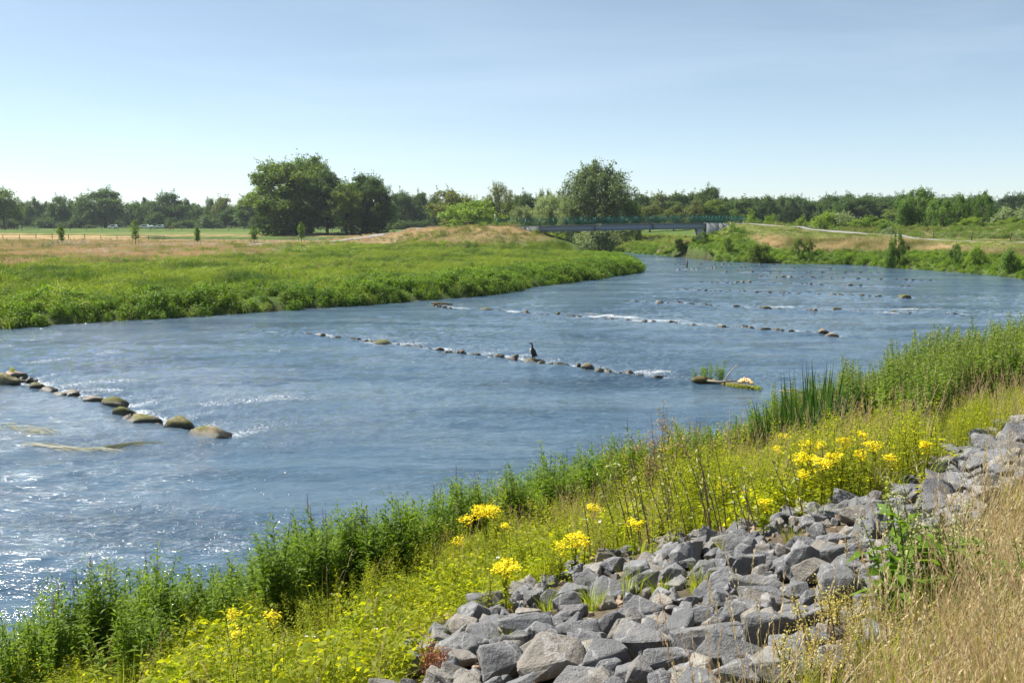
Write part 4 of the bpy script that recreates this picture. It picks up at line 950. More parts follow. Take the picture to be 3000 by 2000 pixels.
scatter("bramble_slope", "rough green and brownish brambles on the slope behind the wire fence", sh + fs[:1] + ft[:1], sw, (.8, 1.9), zscale=(.5, 1.1), weights=[.2, .2, .2, .2, .2], hmul=.5 + .7 * fbm(sw[:, 0] * .1, sw[:, 1] * .1, 99, 3))
up, d = sample(16000, (-10, 60, 175, 300), lambda x, y, d, b: ((d > -.2) & (d < 30) & ((b == 1) | (y > 182))) * .25 * (1 - ((b == 0) & (x < -4))))
scatter("upstream_herbs", "green herbs and dry grass on the banks seen under the bridge", ld2 + fs[:1], up, (.8, 1.4), [.35, .35, .3])
# ================================================================== BRIDGE
M_steel = plain("girder_grey", (.25, .28, .32), .55, .2, var=.08, scale=.8)
M_steel2 = plain("girder_joint", (.07, .08, .10), .6, .2)
M_conc = plain("concrete", (.43, .42, .40), .9, var=.14, scale=1.1, bmp=.01)
M_rail = plain("green_railing", (.02, .15, .11), .5, .1, var=.1)
M_deck = plain("bridge_deck", (.16, .14, .12), .9)
M_wood = plain("weathered_wood", (.16, .12, .085), .9, var=.3, scale=4, bmp=.01)
M_woodl = plain("pale_wood", (.34, .28, .20), .9, var=.3, scale=4)
M_galv = plain("galvanised_wire", (.30, .31, .31), .5, .6)
BY, BYF = 175.0, 178.2                                    # near and far edge of the deck
def bx_(px): return (px - 1500) / FPX * BY / math.cos(0)
_kx = [1452, 1500, 1580, 1750, 1900, 1990, 2065, 2110, 2150, 2180]
_ky = [663.5, 663.2, 662.2, 658.2, 655.0, 653.8, 653.6, 654.3, 655.6, 657.5]
def deckz(px): return A(px, float(np.interp(px, _kx, _ky)), BY)[2]
bridge = empty("footbridge", (bx_(1800), BY + 1.6, 3.5), "grey steel girder footbridge with green railings and concrete ends across the river", "bridge")
BO = np.array([bx_(1800), BY + 1.6, 3.5])
def bpart(mb, name, mats, parent=None, kind=None, smooth=False):
    for v in mb.v: v -= BO
    o = mb.build(name, mats, parent or bridge, smooth); tag(o, kind=kind); return o
def strip(mb, pxs, y0, y1, top, bot):
    """box-like strip following the deck: top/bot functions of px give z"""
    v = []; t = []
    for px in pxs:
        x = bx_(px); v += [(x, y0, bot(px)), (x, y1, bot(px)), (x, y1, top(px)), (x, y0, top(px))]
    n = len(pxs)
    for i in range(n - 1):
        for j in range(4):
            a = i * 4 + j; b = i * 4 + (j + 1) % 4; t += [(a, b, b + 4), (a, b + 4, a + 4)]
    t += [(0, 2, 1), (0, 3, 2), ((n - 1) * 4, (n - 1) * 4 + 1, (n - 1) * 4 + 2), ((n - 1) * 4, (n - 1) * 4 + 2, (n - 1) * 4 + 3)]
    mb.add(v, t)
for (a, b) in ((1580, 1740.5), (1741.5, 1909.5), (1910.5, 2063)):
    for (y0, y1) in ((BY, BY + .28), (BYF - .28, BYF)):
        mb = MB(); pxs = np.linspace(a, b, 8)
        strip(mb, pxs, y0 + .06, y1, lambda q: deckz(q) - .16, lambda q: deckz(q) - 1.0)
        strip(mb, pxs, y0, y1 + .01, lambda q: deckz(q) - .10, lambda q: deckz(q) - .155)
        strip(mb, pxs, y0, y1 + .01, lambda q: deckz(q) - 1.005, lambda q: deckz(q) - 1.06)
        bpart(mb, "girder", M_steel)
for px in (1741, 1910):
    mb = MB(); x = bx_(px); mb.box((x - .05, BY - .03, deckz(px) - 1.1), (x + .05, BY + .02, deckz(px) - .08)); bpart(mb, "splice_plate", M_steel2)
mb = MB(); strip(mb, np.linspace(1452, 2180, 40), BY + .02, BYF - .02, lambda q: deckz(q) + .0, lambda q: deckz(q) - .09); bpart(mb, "deck", M_deck)
def wall(name, px0, px1, zt, zb, y0=BY - .04, y1=BYF + .04, n=8):
    mb = MB(); strip(mb, np.linspace(px0, px1, n), y0, y1, zt, zb); return bpart(mb, name, M_conc)
for a, b in ((1452, 1500), (1501, 1541), (1542, 1580)): wall("abutment_panel", a, b, lambda q: deckz(q) - .095, lambda q: 2.0, n=4)
for a, b in ((2066, 2101), (2102, 2133), (2134, 2178)): wall("abutment_panel", a, b, lambda q: deckz(q) + (.02 if q > 2066 else .02), lambda q: 2.0, n=4)
mb = MB(); x0, x1 = bx_(2041), bx_(2064); zt = deckz(2050) - 1.1
mb.add([(x0 + .35, BY + .1, 2.2), (x1, BY + .1, 2.2), (x1, BYF - .1, 2.2), (x0 + .35, BYF - .1, 2.2), (x0, BY + .1, zt), (x1 - .3, BY + .1, zt), (x1 - .3, BYF - .1, zt), (x0, BYF - .1, zt)],
       [(0, 2, 1), (0, 3, 2), (4, 5, 6), (4, 6, 7), (0, 1, 5), (0, 5, 4), (1, 2, 6), (1, 6, 5), (2, 3, 7), (2, 7, 6), (3, 0, 4), (3, 4, 7)]); bpart(mb, "pier", M_conc)
# railings
def railing(y, name):
    pr = MB(); pxs = np.linspace(1456, 2178, 60)
    strip(pr, pxs, y - .03, y + .03, lambda q: deckz(q) + 1.32, lambda q: deckz(q) + 1.26)
    rail = bpart(pr, name, M_rail)
    b2 = MB(); strip(b2, pxs, y - .02, y + .02, lambda q: deckz(q) + .16, lambda q: deckz(q) + .12); bpart(b2, "bottom_rail", M_rail, rail)
    for px in [1456, 1498, 1540] + list(np.arange(1581, 2066, 40.4)) + [2084, 2104, 2124, 2150, 2178]:
        q = MB(); x = bx_(px); z = deckz(px); q.box((x - .045, y - .04, z), (x + .045, y + .04, z + 1.30)); bpart(q, "post", M_rail, rail)
    q = MB()
    for x in np.arange(bx_(1457), bx_(2178), .13):
        z = deckz(1500 + x / BY * FPX); q.box((x - .015, y - .011, z + .14), (x + .015, y + .011, z + 1.28))
    bpart(q, "balusters", M_rail, rail, kind='stuff')
railing(BY + .10, "railing"); railing(BYF - .10, "railing")

# ================================================================== FENCES, POSTS, BENCH
def fence(name, label, pts, ph, rails, sp, mat, wire=False, group=None, pw=.07):
    x0, y0 = pts[0]; root = empty(name, (x0, y0, ground_at(x0, y0)), label, "fence", group); o0 = np.array(root.location)
    P = []
    for (ax, ay), (bx2, by2) in zip(pts[:-1], pts[1:]):
        k = max(1, round(math.hypot(bx2 - ax, by2 - ay) / sp)); P += [(ax + (bx2 - ax) * i / k, ay + (by2 - ay) * i / k) for i in range(k)]
    P.append(pts[-1]); H = [ground_at(*p) for p in P]
    pm = MB(); pm.tube([(0, 0, -.3), (0, 0, ph - .04), (0, 0, ph)], [pw, pw, pw * .7], 6); pme = pm.mesh("post", mat)
    for (x, y), h in zip(P, H): link("post", pme, root, loc=(x - o0[0], y - o0[1], h - o0[2]), rot=(random.gauss(0, .03), random.gauss(0, .03), random.random()), scl=(1, 1, random.uniform(.92, 1.06)))
    for rz in rails:
        for i in range(len(P) - 1):
            a = np.array([P[i][0], P[i][1], H[i] + rz]) - o0; b = np.array([P[i + 1][0], P[i + 1][1], H[i + 1] + rz]) - o0
            m = MB()
            m.tube([a, b], [.008 if wire else .055] * 2, 4); m.build("wire" if wire else "rail", M_galv if wire else mat, root)
    return root
M_dwood = plain("dark_fence_wood", (.055, .038, .028), .9)
F1 = [A(px, 690, Y)[:2] for px, Y in ((-40, 276), (200, 282), (480, 292), (740, 304), (960, 315), (1120, 330))]
fence("paddock_fence", "dark wooden two-rail paddock fence crossing the left meadow in front of the pale strip", F1, 1.25, (.42, 1.05), 4.6, M_dwood, pw=.085)
F2 = [A(px, 682, Y)[:2] for px, Y in ((-30, 385), (300, 388), (760, 398), (1100, 410))]
fence("paddock_fence", "second thinner paddock fence farther off beyond the pale strip, before the horses", F2, 1.3, (1.0,), 6.0, M_dwood, pw=.08)
F3 = [A(px, 676, Y)[:2] for px, Y in ((-30, 430), (52, 432))]
fence("corral_fence", "short dark close-boarded fence at the left edge of the far meadow", F3, 1.6, (.4, .9, 1.35), 1.2, M_dwood, pw=.09)
FR = [(34.5, 183), (42, 183), (52, 178.5), (62, 171), (70, 166), (80, 160.5), (92, 157), (110, 152)]
fence("wire_fence", "wire fence on weathered posts running behind the gravel path on the right", FR, 1.55, (.45, .85, 1.2), 7.0, M_wood, True, pw=.09)
# two gate posts near the bridge end
for i, (px, lab) in enumerate(((2222, "taller wooden gate post at the bridge end, left of the two"), (2241, "taller wooden gate post at the bridge end, right of the two"))):
    x = (px - 1500) / FPX * 181; g = ground_at(x, 181)
    mb = MB(); mb.tube([(0, 0, -.3), (0, 0, 1.75), (0, 0, 1.8)], [.11, .11, .08], 6); o = mb.build("gate_post", M_wood, loc=(x, 181, g)); tag(o, lab, "post", "gate posts by the bridge")
# upright stake in the river and lone post behind
x, y = G(2012, 783, 0); mb = MB(); mb.tube([(0, 0, -.8), (.03, 0, .6), (.0, .02, 1.05)], [.13, .12, .09], 7); o = mb.build("wooden_stake", M_wood, loc=(x, y, 0)); tag(o, "short wooden stake standing upright in the river below the bridge", "stake")
x = A(1961, 690, 205)[0]; mb = MB(); mb.tube([(0, 0, -.3), (0, 0, 1.1)], [.09, .08], 6); o = mb.build("wooden_post", M_dwood, loc=(x, 205, ground_at(x, 205))); tag(o, "lone small dark post in the dry meadow seen under the bridge", "post")
# tilted post by the leftmost sapling
x, Y_, _z = A(176, 716, 190); mb = MB(); mb.tube([(0, 0, -.1), (-.55, 0, 1.2)], [.07, .06], 6); o = mb.build("leaning_post", M_dwood, loc=(x, 190, ground_at(x, 190))); tag(o, "dark post leaning left against the leftmost sapling of the meadow", "post")
# thin sign post
root = empty("sign_post", (A(1450, 662, 181)[0], 181, ground_at(A(1450, 662, 181)[0], 181)), "thin pale post with a small white marker at the left bridge end", "sign")
mb = MB(); mb.tube([(0, 0, -.2), (0, 0, 2.0)], [.04, .04], 6); mb.build("pole", M_galv, root)
mb = MB(); mb.box((-.09, -.06, 1.75), (.09, -.045, 2.15)); mb.build("marker_plate", plain("white_paint", (.8, .8, .8), .5), root)
# bench on the mound
bxx, _, _z = A(1376, 668, 188); bg_ = ground_at(bxx, 188)
root = empty("park_bench", (bxx, 188, bg_), "dark wooden bench on top of the brown mound left of the bridge", "bench")
for y0, z0, z1, nm in ((-.02, .44, .50, "seat"), (.30, .62, .95, "backrest")):
    mb = MB(); mb.box((-1.1, y0 - .22 if nm == "seat" else y0, z0), (1.1, y0 + .25 if nm == "seat" else y0 + .05, z1)); mb.build(nm, M_dwood, root)
for sx in (-.85, .85):
    mb = MB(); mb.box((sx - .06, -.2, -.15), (sx + .06, -.1, .438)); mb.box((sx - .06, .2, -.15), (sx + .06, .296, .97)); mb.build("leg", M_dwood, root)
# staked young trees
for px, yt, w, Y, lab, lean in [(178, 664, 24, 190, "leftmost young tree of the meadow, thin and leaning", .15), (394, 646, 32, 186, "young tree with a pale crown between two stakes, second from the left", 0),
        (577, 668, 18, 186, "thinnest young staked tree, third from the left, with a grassy foot", 0), (743, 664, 26, 190, "young staked tree with two leafy tufts left of the big oaks", 0), (882, 652, 24, 192, "young tree between stakes in front of the big oak trunks", 0)]:
    x, _, zt = A(px, yt, Y); g = ground_at(x, Y); H = zt - g
    root = empty("young_tree", (x, Y, g), lab, "young tree", "staked young trees in a row on the left meadow")
    mb = MB(); mb.tube([(lean, 0, -.1), (lean * .3, 0, H * .5), (-lean, 0, H * .96)], [.06, .045, .015], 5)
    for q in range(6): a = random.uniform(0, TAU); z = H * random.uniform(.4, .85); mb.tube([(0, 0, z), (math.cos(a) * .35, math.sin(a) * .35, z + .35)], [.02, .006], 3)
    mb.build("trunk", M_bark, root)
    mb = MB(); n = 800; hz = w / FPX * Y * .5
    t = RNG.random(n); pr = np.interp(t, [0, .12, .3, .45, .7, 1], [.25, .9, .45, .8, 1, .15]) * hz
    a = RNG.uniform(0, TAU, n); rr2 = pr * RNG.random(n) ** .5
    p = np.stack([np.cos(a) * rr2 + lean * (.3 - t), np.sin(a) * rr2, H * (.28 + .72 * t)], 1); mb.leaves(p, rdir(n, -.5, .8), rdir(n, -.2, 1), .27, .15, .1, .1, 0, False); mb.build("crown", TC['birch'], root)
    if px != 178:
        for sx in (-.55, .55):
            mb = MB(); mb.tube([(sx, 0, -.2), (sx, 0, H * .42)], [.055, .05], 6); mb.build("stake", M_woodl, root)
        mb = MB(); mb.tube([(-.55, -.02, H * .40), (.55, -.02, H * .40)], [.03, .03], 4); mb.build("cross_bar", M_woodl, root)
# far white vehicles under the trees
M_wpaint = plain("white_vehicle_paint", (.75, .76, .76), .4); M_glass = plain("dark_window", (.03, .035, .04), .2)
for px, L, lab in ((330, 2.4, "low white vehicle glimpsed under the largest far oak"), (421, 2.8, "greenish white vehicle glimpsed between trees above the white horse"), (467, 2.2, "small white vehicle glimpsed under the domed oak")):
    Y = 528; x, _, _z = A(px, 656, Y); g = ground_at(x, Y) + 1.6
    root = empty("parked_vehicle", (x, Y, g - 1.9), lab, "vehicle", "white vehicles parked under the far trees")
    mb = MB(); sec = [(-L, .5, .9), (-L * .9, .45, 1.6), (-L * .35, .4, 2.3), (L * .75, .4, 2.35), (L, .5, 1.5), (L, .45, .7)]
    for sgn in (-1, 1): mb.add([(a, sgn * 1.0, c) for a, b, c in sec], [(0, i, i + 1) if sgn > 0 else (0, i + 1, i) for i in range(1, 5)])
    v = [(a, s2, c) for a, b, c in sec for s2 in (-1.0, 1.0)]
    mb.add(v, sum([[(2 * i, 2 * i + 1, (2 * i + 3) % 12), (2 * i, (2 * i + 3) % 12, (2 * i + 2) % 12)] for i in range(6)], [])); mb.build("body", M_wpaint, root)
    mb = MB(); mb.box((-L * .3, -1.02, 1.5), (L * .6, -1.004, 2.0)); mb.build("window", M_glass, root)
    for wx_ in (-L * .6, L * .6):
        mb = MB(); mb.tube([(wx_, -1.03, .38), (wx_, 1.03, .38)], [.38, .38], 10); mb.build("wheel", M_dwood, root)

# ================================================================== ANIMALS
def skin_body(name, verts, edges, radii, mat, loc, rz, scl, parent=None, sub=1, root=0):
    me = bpy.data.meshes.new(name); me.from_pydata([Vector(v) for v in verts], edges, []); o = link(name, me, parent, loc=loc, rot=(0, 0, rz), scl=(scl,) * 3)
    o.modifiers.new("skin", 'SKIN').use_smooth_shade = True
    for i, r in enumerate(radii): me.skin_vertices[0].data[i].radius = r if isinstance(r, tuple) else (r, r)
    me.skin_vertices[0].data[root].use_root = True
    s = o.modifiers.new("subdivision", 'SUBSURF'); s.levels = s.render_levels = sub; me.materials.append(mat); return o
def horse(px, Y, rz, mat, lab, scl):
    x = A(px, 682, Y)[0]; V = [(0, 0, 1.15), (.45, 0, 1.2), (-.5, 0, 1.22), (-.75, 0, 1.05), (.75, 0, 1.15), (1.05, 0, .75), (1.2, 0, .38), (1.32, 0, .12)]
    E = [(0, 1), (0, 2), (2, 3), (1, 4), (4, 5), (5, 6), (6, 7)]; R = [.32, .33, .33, .24, .24, .16, .13, .08]
    for bx3, sy, hind in ((.5, .16, 0), (.5, -.16, 0), (-.62, .17, 1), (-.62, -.17, 1)):
        n = len(V); V += [(bx3, sy, .9), (bx3 + (.06 if hind else 0), sy, .62), (bx3 - (.10 if hind else 0), sy, .42), (bx3 - (.04 if hind else 0), sy, .03)]; E += [(1 if not hind else 2, n), (n, n + 1), (n + 1, n + 2), (n + 2, n + 3)]; R += [.15, .09, .07, .06]
    root = skin_body("horse", V, E, R, mat, (x, Y, ground_at(x, Y)), rz, scl); tag(root, lab, "horse")
    mb = MB(); mb.tube([(-.92, 0, 1.15), (-1.05, 0, .9), (-1.02, 0, .5)], [.05, .07, .03], 5); mb.build("tail", mat, root)
    mb = MB(); mb.add([(.75, 0, 1.45), (.85, .03, 1.3), (1.1, .02, .95), (1.25, 0, .62), (.95, 0, .9)], [(0, 1, 4), (1, 2, 4), (2, 3, 4)]); mb.build("mane", mat, root)
    return root
horse(444, 425, .15, plain("white_coat", (.62, .64, .68), .8), "white horse grazing with its head down in the far meadow", 1.35)
horse(503, 430, math.pi - .2, plain("brown_coat", (.22, .08, .045), .8), "brown horse grazing in the far meadow right of the white one", 1.1)

# ---- river stones
M_bould, nt, out = newmat("river_boulder")
g_ = nt.nodes.new("ShaderNodeNewGeometry"); sx_ = nt.nodes.new("ShaderNodeSeparateXYZ"); nt.links.new(g_.outputs['Position'], sx_.inputs[0])
sn = nt.nodes.new("ShaderNodeSeparateXYZ"); nt.links.new(g_.outputs['Normal'], sn.inputs[0]); oi = nt.nodes.new("ShaderNodeObjectInfo")
n_a = noise(nt, 5, 5, .65, vec=g_.outputs['Position']); n_b = noise(nt, 28, 4, .7, vec=g_.outputs['Position'])
base = mixc(nt, n_a, (.17, .13, .10), (.55, .42, .33)); moss = mixc(nt, n_b, (.035, .045, .008), (.17, .165, .025))
mf = mth(nt, 'ADD', mth(nt, 'MULTIPLY', oi.outputs['Random'], .85), mth(nt, 'MULTIPLY', n_a, 1.0)); mf = mth(nt, 'MULTIPLY', mth(nt, 'SUBTRACT', mf, .74), 4, clamp=True)
c = mixc(nt, mf, base, moss)
wet = mth(nt, 'MULTIPLY', mth(nt, 'SUBTRACT', mth(nt, 'ADD', .17, mth(nt, 'MULTIPLY', n_a, .08)), sx_.outputs[2]), 12, clamp=True)
c = mixc(nt, wet, c, mixc(nt, n_b, (.015, .014, .008), (.05, .045, .015)))
p = nt.nodes.new("ShaderNodeBsdfPrincipled"); nt.links.new(c, p.inputs['Base Color']); nt.links.new(mth(nt, 'SUBTRACT', .9, mth(nt, 'MULTIPLY', wet, .6)), p.inputs['Roughness'])
nt.links.new(bump(nt, n_b, .8, .03), p.inputs['Normal']); nt.links.new(p.outputs[0], out.inputs[0])
def boulder_mesh(seed, sub=3):
    rs = np.random.default_rng(seed); bm = bmesh.new(); bmesh.ops.create_icosphere(bm, subdivisions=sub, radius=1)
    P3 = np.array([v.co for v in bm.verts]); pl = rs.normal(0, 1, (11, 3)); pl /= np.linalg.norm(pl, axis=1, keepdims=True); dd = rs.uniform(.58, .92, 11)
    q = P3 @ pl.T; r = np.minimum(np.where(q > .05, dd[None] / np.maximum(q, .05), 9).min(1), 1.08); P3 = P3 * (r * .92 + .06)[:, None]
    n1 = fbm(P3[:, 0] * 1.8 + seed * 3, P3[:, 1] * 1.8 + P3[:, 2] * 1.5, seed, 3) - .5; n2 = fbm(P3[:, 0] * 6 + P3[:, 2] * 4, P3[:, 1] * 6, seed + 9, 2) - .5
    P3 = P3 * (1 + n1 * .60 + n2 * .14)[:, None]; P3 /= np.abs(P3).max(0)
    for v, c3 in zip(bm.verts, P3): v.co = Vector(c3)
    me = bpy.data.meshes.new("boulder"); bm.to_mesh(me); bm.free(); me.polygons.foreach_set("use_smooth", np.ones(len(me.polygons), bool)); me.materials.append(M_bould); return me
BM = [boulder_mesh(s) for s in range(8)]
ORD = ["first", "second", "third", "fourth", "fifth", "sixth", "seventh", "eighth", "ninth", "tenth", "eleventh", "twelfth", "thirteenth", "fourteenth", "fifteenth", "sixteenth", "seventeenth", "eighteenth", "nineteenth", "twentieth", "twenty-first", "twenty-second"]
ROWN = {'A': ("near left row", "boulders of the near row at the left"), 'B': ("bird's row", "boulders of the row with the bird"), 'C': ("row just beyond the bird's row", "boulders of the row beyond the bird"),
        'D': ("fourth row out", "stones of the fourth row"), 'E': ("row ending in the big tan rock", "stones of the fifth row"), 'F': ("sixth row out", "stones of the sixth row"),
        'G': ("seventh row out", "stones of the seventh row"), 'H': ("eighth row out", "stones of the eighth row"), 'I': ("ninth row out", "stones of the ninth row"), 'J': ("farthest row by the stake", "stones of the farthest row")}
SPECIAL = {('A', 11): "large flat-topped pinkish boulder with green moss on its near side", ('A', 10): "mossy boulder with a bare pink shoulder, left of the large flat pinkish one", ('A', 9): "round boulder all covered in dark green moss in the near row",
           ('A', 7): "pale brown sloping boulder touching the mossy ones in the middle of the near row", ('A', 0): "wide low mossy boulder cut off by the left edge of the photo", ('A', 1): "upper boulder with a grass tuft at the left edge of the photo",
           ('B', 9): "low wide mossy rock the black bird stands on", ('B', 10): "pale humped rock first right of the bird", ('B', 12): "pale pointed rock second right of the bird", ('B', 13): "dark wet rock sliding under water left of the driftwood",
           ('C', 20): "largest pale rounded boulder at the right end of the row beyond the bird", ('C', 21): "dark mossy boulder leaning on the largest pale one", ('E', 13): "big tan wedge-shaped rock alone at the right end of its row"}
STONE_XY = {}
for (k, i, x, y, w, h) in STONES:
    lk = random.choice(["low", "mossy", "dark wet", "small rounded", "half sunk", "brown"]) if w < .9 else random.choice(["mossy", "rounded brown", "dark mossy"])
    lab = SPECIAL.get((k, i)) or "%s stone, %s from left in the %s" % (lk, ORD[i], ROWN[k][0])
    hz = max(h * .92, .10); vz = max(hz * 1.1, w * .33)
    me = BM[(i * 3 + ord(k)) % 8]; dy = w * .38
    o = link("boulder", me, loc=(x, y, hz - vz * .93), rot=(random.uniform(-.12, .12), random.uniform(-.1, .1), random.uniform(-.4, .4)), scl=(w * .56, dy, vz)); tag(o, lab, "boulder", ROWN[k][1])
    STONE_XY[(k, i)] = (x, y, hz, w)
# low broken stones that almost join the boulders into sills
ss = []
for k in ROWS:
    line = [(s_[2], s_[3]) for s_ in STONES if s_[0] == k]
    for (ax, ay), (bx2, by2) in zip(line[:-1], line[1:]):
        L_ = math.hypot(bx2 - ax, by2 - ay); n_ = int(L_ / (.35 if k in 'AB' else .55))
        if L_ > 16: n_ = n_ // 3
        for _q in range(n_): t = random.random(); ss.append((lerp(ax, bx2, t) + random.gauss(0, .22), lerp(ay, by2, t) + random.gauss(0, .22), random.uniform(-.12, .01)))
scatter("sill_rubble", "low wet stones just breaking the surface between the boulders of each row", BM[:5], ss, (.10, .26), tilt=.3, zscale=(.5, .9))
# grass tuft on the left edge boulder
x, y, hz, w = STONE_XY[('A', 1)]
mb = MB(); mb.blades(RNG.normal(0, .05, (24, 3)) * [1, 1, 0], RNG.uniform(0, TAU, 24), RNG.uniform(.15, .35, 24), RNG.uniform(0, .5, 24), .02, .4)
o = mb.build("grass_tuft", M_grass, loc=(x - .1, y, hz - .04)); tag(o, "small bright grass tuft growing on the boulder at the left edge", "grass tuft")

# ---- cormorant
x, y, hz, w = STONE_XY[('B', 9)]; M_feather = plain("black_feathers", (.016, .014, .014), .45, var=.4, scale=18); M_breast = plain("sunlit_breast", (.5, .47, .43), .8)
# faces left; one continuous body with legs
V = [(0, 0, .22), (-.03, 0, .34), (-.05, 0, .43), (-.03, 0, .52), (-.045, 0, .60), (-.09, 0, .65), (-.15, 0, .655), (.05, 0, .12), (.10, 0, .03), (-.02, .04, .10), (-.03, .045, .0), (-.075, .05, -.01), (-.02, -.04, .10), (-.03, -.045, .0), (-.075, -.05, -.01)]
E = [(0, 1), (1, 2), (2, 3), (3, 4), (4, 5), (5, 6), (0, 7), (7, 8), (0, 9), (9, 10), (10, 11), (0, 12), (12, 13), (13, 14)]
R = [(.115, .10), (.115, .10), (.075, .07), (.036, .036), (.034, .034), (.048, .042), (.034, .03), (.06, .045), (.035, .012), .025, .014, .012, .025, .014, .012]
bird = skin_body("cormorant", V, E, R, M_feather, (x, y, hz - .03), 0.15, 1.08, sub=2); tag(bird, "black cormorant standing upright on a rock in the river, beak to the left", "bird")
mb = MB(); mb.tube([(-.16, 0, .658), (-.23, 0, .660), (-.28, 0, .648)], [.020, .014, .007], 6); mb.build("beak", plain("beak_horn", (.22, .19, .14), .5), bird, True)
mb = MB(); 
def lens(mb, c, ax, r):
    """small closed shell: ellipsoid with axes r at c"""
    n1_, n2_ = 8, 12; vs = []
    for i in range(n1_ + 1):
        for j in range(n2_):
            a = math.pi * i / n1_; b = TAU * j / n2_; vs.append((c[0] + r[0] * math.sin(a) * math.cos(b), c[1] + r[1] * math.sin(a) * math.sin(b), c[2] + r[2] * math.cos(a)))
    vs = np.array(vs); cc = np.array(c); R_ = np.array(Euler(ax).to_matrix()); vs = (vs - cc) @ R_.T + cc
    ts = []
    for i in range(n1_):
        for j in range(n2_):
            a = i * n2_ + j; b = i * n2_ + (j + 1) % n2_; ts += [(a, a + n2_, b + n2_), (a, b + n2_, b)]
    mb.add(vs, ts)
mb = MB(); lens(mb, (-.10, 0, .37), (0, .28, 0), (.045, .06, .10)); mb.build("sunlit_breast", M_breast, bird, True)  # pale shell for the sunlit side of the breast, light put into its colour
for sy in (-1, 1):
    mb = MB(); lens(mb, (.06 + .03 * (sy > 0), sy * .075, .27), (0, -.38, sy * .25), (.05, .018, .17)); lens(mb, (.10 + .03 * (sy > 0), sy * .085, .21), (0, -.5, sy * .3), (.03, .01, .13)); mb.build("wing", M_feather, bird, True)

# ---- driftwood
M_mossw = plain("mossy_driftwood", (.12, .095, .035), .9, var=.45, scale=5, bmp=.03); M_bleach = plain("bleached_branch", (.34, .28, .21), .9, var=.2)
def wpt(px, py, z=0.0): return np.array([*G(px, py, z), z])
c0 = wpt(2110, 1118); root = empty("driftwood", tuple(c0), "long mossy driftwood snag lying across the river near the right thicket", "driftwood")
def rel(L): return [p - c0 for p in L]
mb = MB(); mb.tube(rel([wpt(2028, 1113, .02), wpt(2045, 1110, .18), wpt(2065, 1112, .14), wpt(2090, 1119, .06), wpt(2118, 1123, .02), wpt(2130, 1126, -.05)]), [.06, .13, .12, .11, .09, .05], 8); mb.tube(rel([wpt(2030, 1112, .0), wpt(2050, 1116, .08), wpt(2100, 1124, -.02)]), [.05, .08, .05], 7); mb.build("log", M_mossw, root, True)
mb = MB(); mb.tube(rel([wpt(2118, 1126, 0), wpt(2150, 1128, .05), wpt(2185, 1132, .04), wpt(2215, 1136, .03), wpt(2234, 1138, -.02)]), [.10, .10, .09, .06, .02], 8)
q = 160; t = RNG.random(q)[:, None]; a_, b_ = rel([wpt(2130, 1127, .08)])[0], rel([wpt(2228, 1137, .07)])[0]; mb.leaves(a_ + (b_ - a_) * t + RNG.normal(0, .05, (q, 3)), rdir(q), rdir(q), .09, .04, 0, 0, 1, False); mb.build("log", [M_mossw, M_grass], root)
mb = MB(); mb.tube(rel([wpt(2060, 1113, .12), wpt(2110, 1119, .13), wpt(2150, 1115, .12), wpt(2168, 1112, .14)]), [.05, .045, .03, .012], 6); mb.build("branch", M_bleach, root, True)
mb = MB(); mb.tube(rel([wpt(2119, 1119, .1), wpt(2119, 1119, .1) + [.25, .05, .35], wpt(2119, 1119, .1) + [.52, .1, .62], wpt(2119, 1119, .1) + [.72, .1, .72]]), [.03, .024, .016, .006], 5); mb.build("branch", M_bleach, root, True)
M_fung, nt, out = newmat("orange_fungus"); nz = noise(nt, 9, 3, .5, vec=objco(nt)); p = nt.nodes.new("ShaderNodeBsdfPrincipled"); nt.links.new(mixc(nt, nz, (.85, .42, .10), (.92, .74, .45)), p.inputs['Base Color']); nt.links.new(p.outputs[0], out.inputs[0])
mb = MB()
for q in range(26):
    t = q / 25; c = wpt(2168 + t * 36, 1121 - 2 * math.sin(t * 3) + t * 4, .12) - c0 + np.array([0, random.uniform(-.08, .08), random.uniform(0, .12) * math.sin(3.1 * t) + .03]); lens(mb, tuple(c), (random.random(), random.random(), 0), (random.uniform(.06, .11), .07, random.uniform(.03, .06)))
o = mb.build("fungus_cluster", M_fung, None, True, loc=tuple(c0)); tag(o, "frilly orange and cream cluster sitting on the mossy driftwood", "fungus")
pw = lanceolate_clump(7, .45, .8, .16); pl2 = empty("water_plant", tuple(wpt(2070, 1114, .05)), "leafy green plant growing on the left end of the driftwood", "plant")
for dx_, s_ in ((0, 1.0), (.25, 1.15), (-.28, .75), (.42, .9)):
    link("leafy_stems", pw, pl2, loc=(dx_, random.uniform(-.1, .1), 0), rot=(0, 0, random.random() * 6), scl=(s_,) * 3)
c1 = wpt(2320, 1148); mb = MB(); a_, b_ = wpt(2292, 1145, .05) - c1, wpt(2364, 1153, .03) - c1
for q in range(26):
    o1 = RNG.normal(0, .05, 3) * [1, 1.6, .6]; mb.tube([a_ + o1, (a_ + b_) / 2 + o1 + RNG.normal(0, .03, 3), b_ + o1 * .8 + [random.uniform(-.3, .1), 0, 0]], [.014, .016, .008], 4)
o = mb.build("reed_bundle", M_bleach, loc=tuple(c1)); tag(o, "bundle of bleached dead reeds floating beside the nettle thicket", "driftwood")
c2 = wpt(1290, 894, 0); mb = MB(); mb.tube([(-.6, 0, .16), (0, 0, .12), (.9, .2, .05)], [.07, .09, .04], 6); mb.tube([(0, 0, .1), (.15, -.3, .03)], [.04, .02], 5); o = mb.build("driftwood_branch", M_mossw, loc=tuple(c2)); tag(o, "forked dark driftwood branch lying on the stones near the left bank", "driftwood")
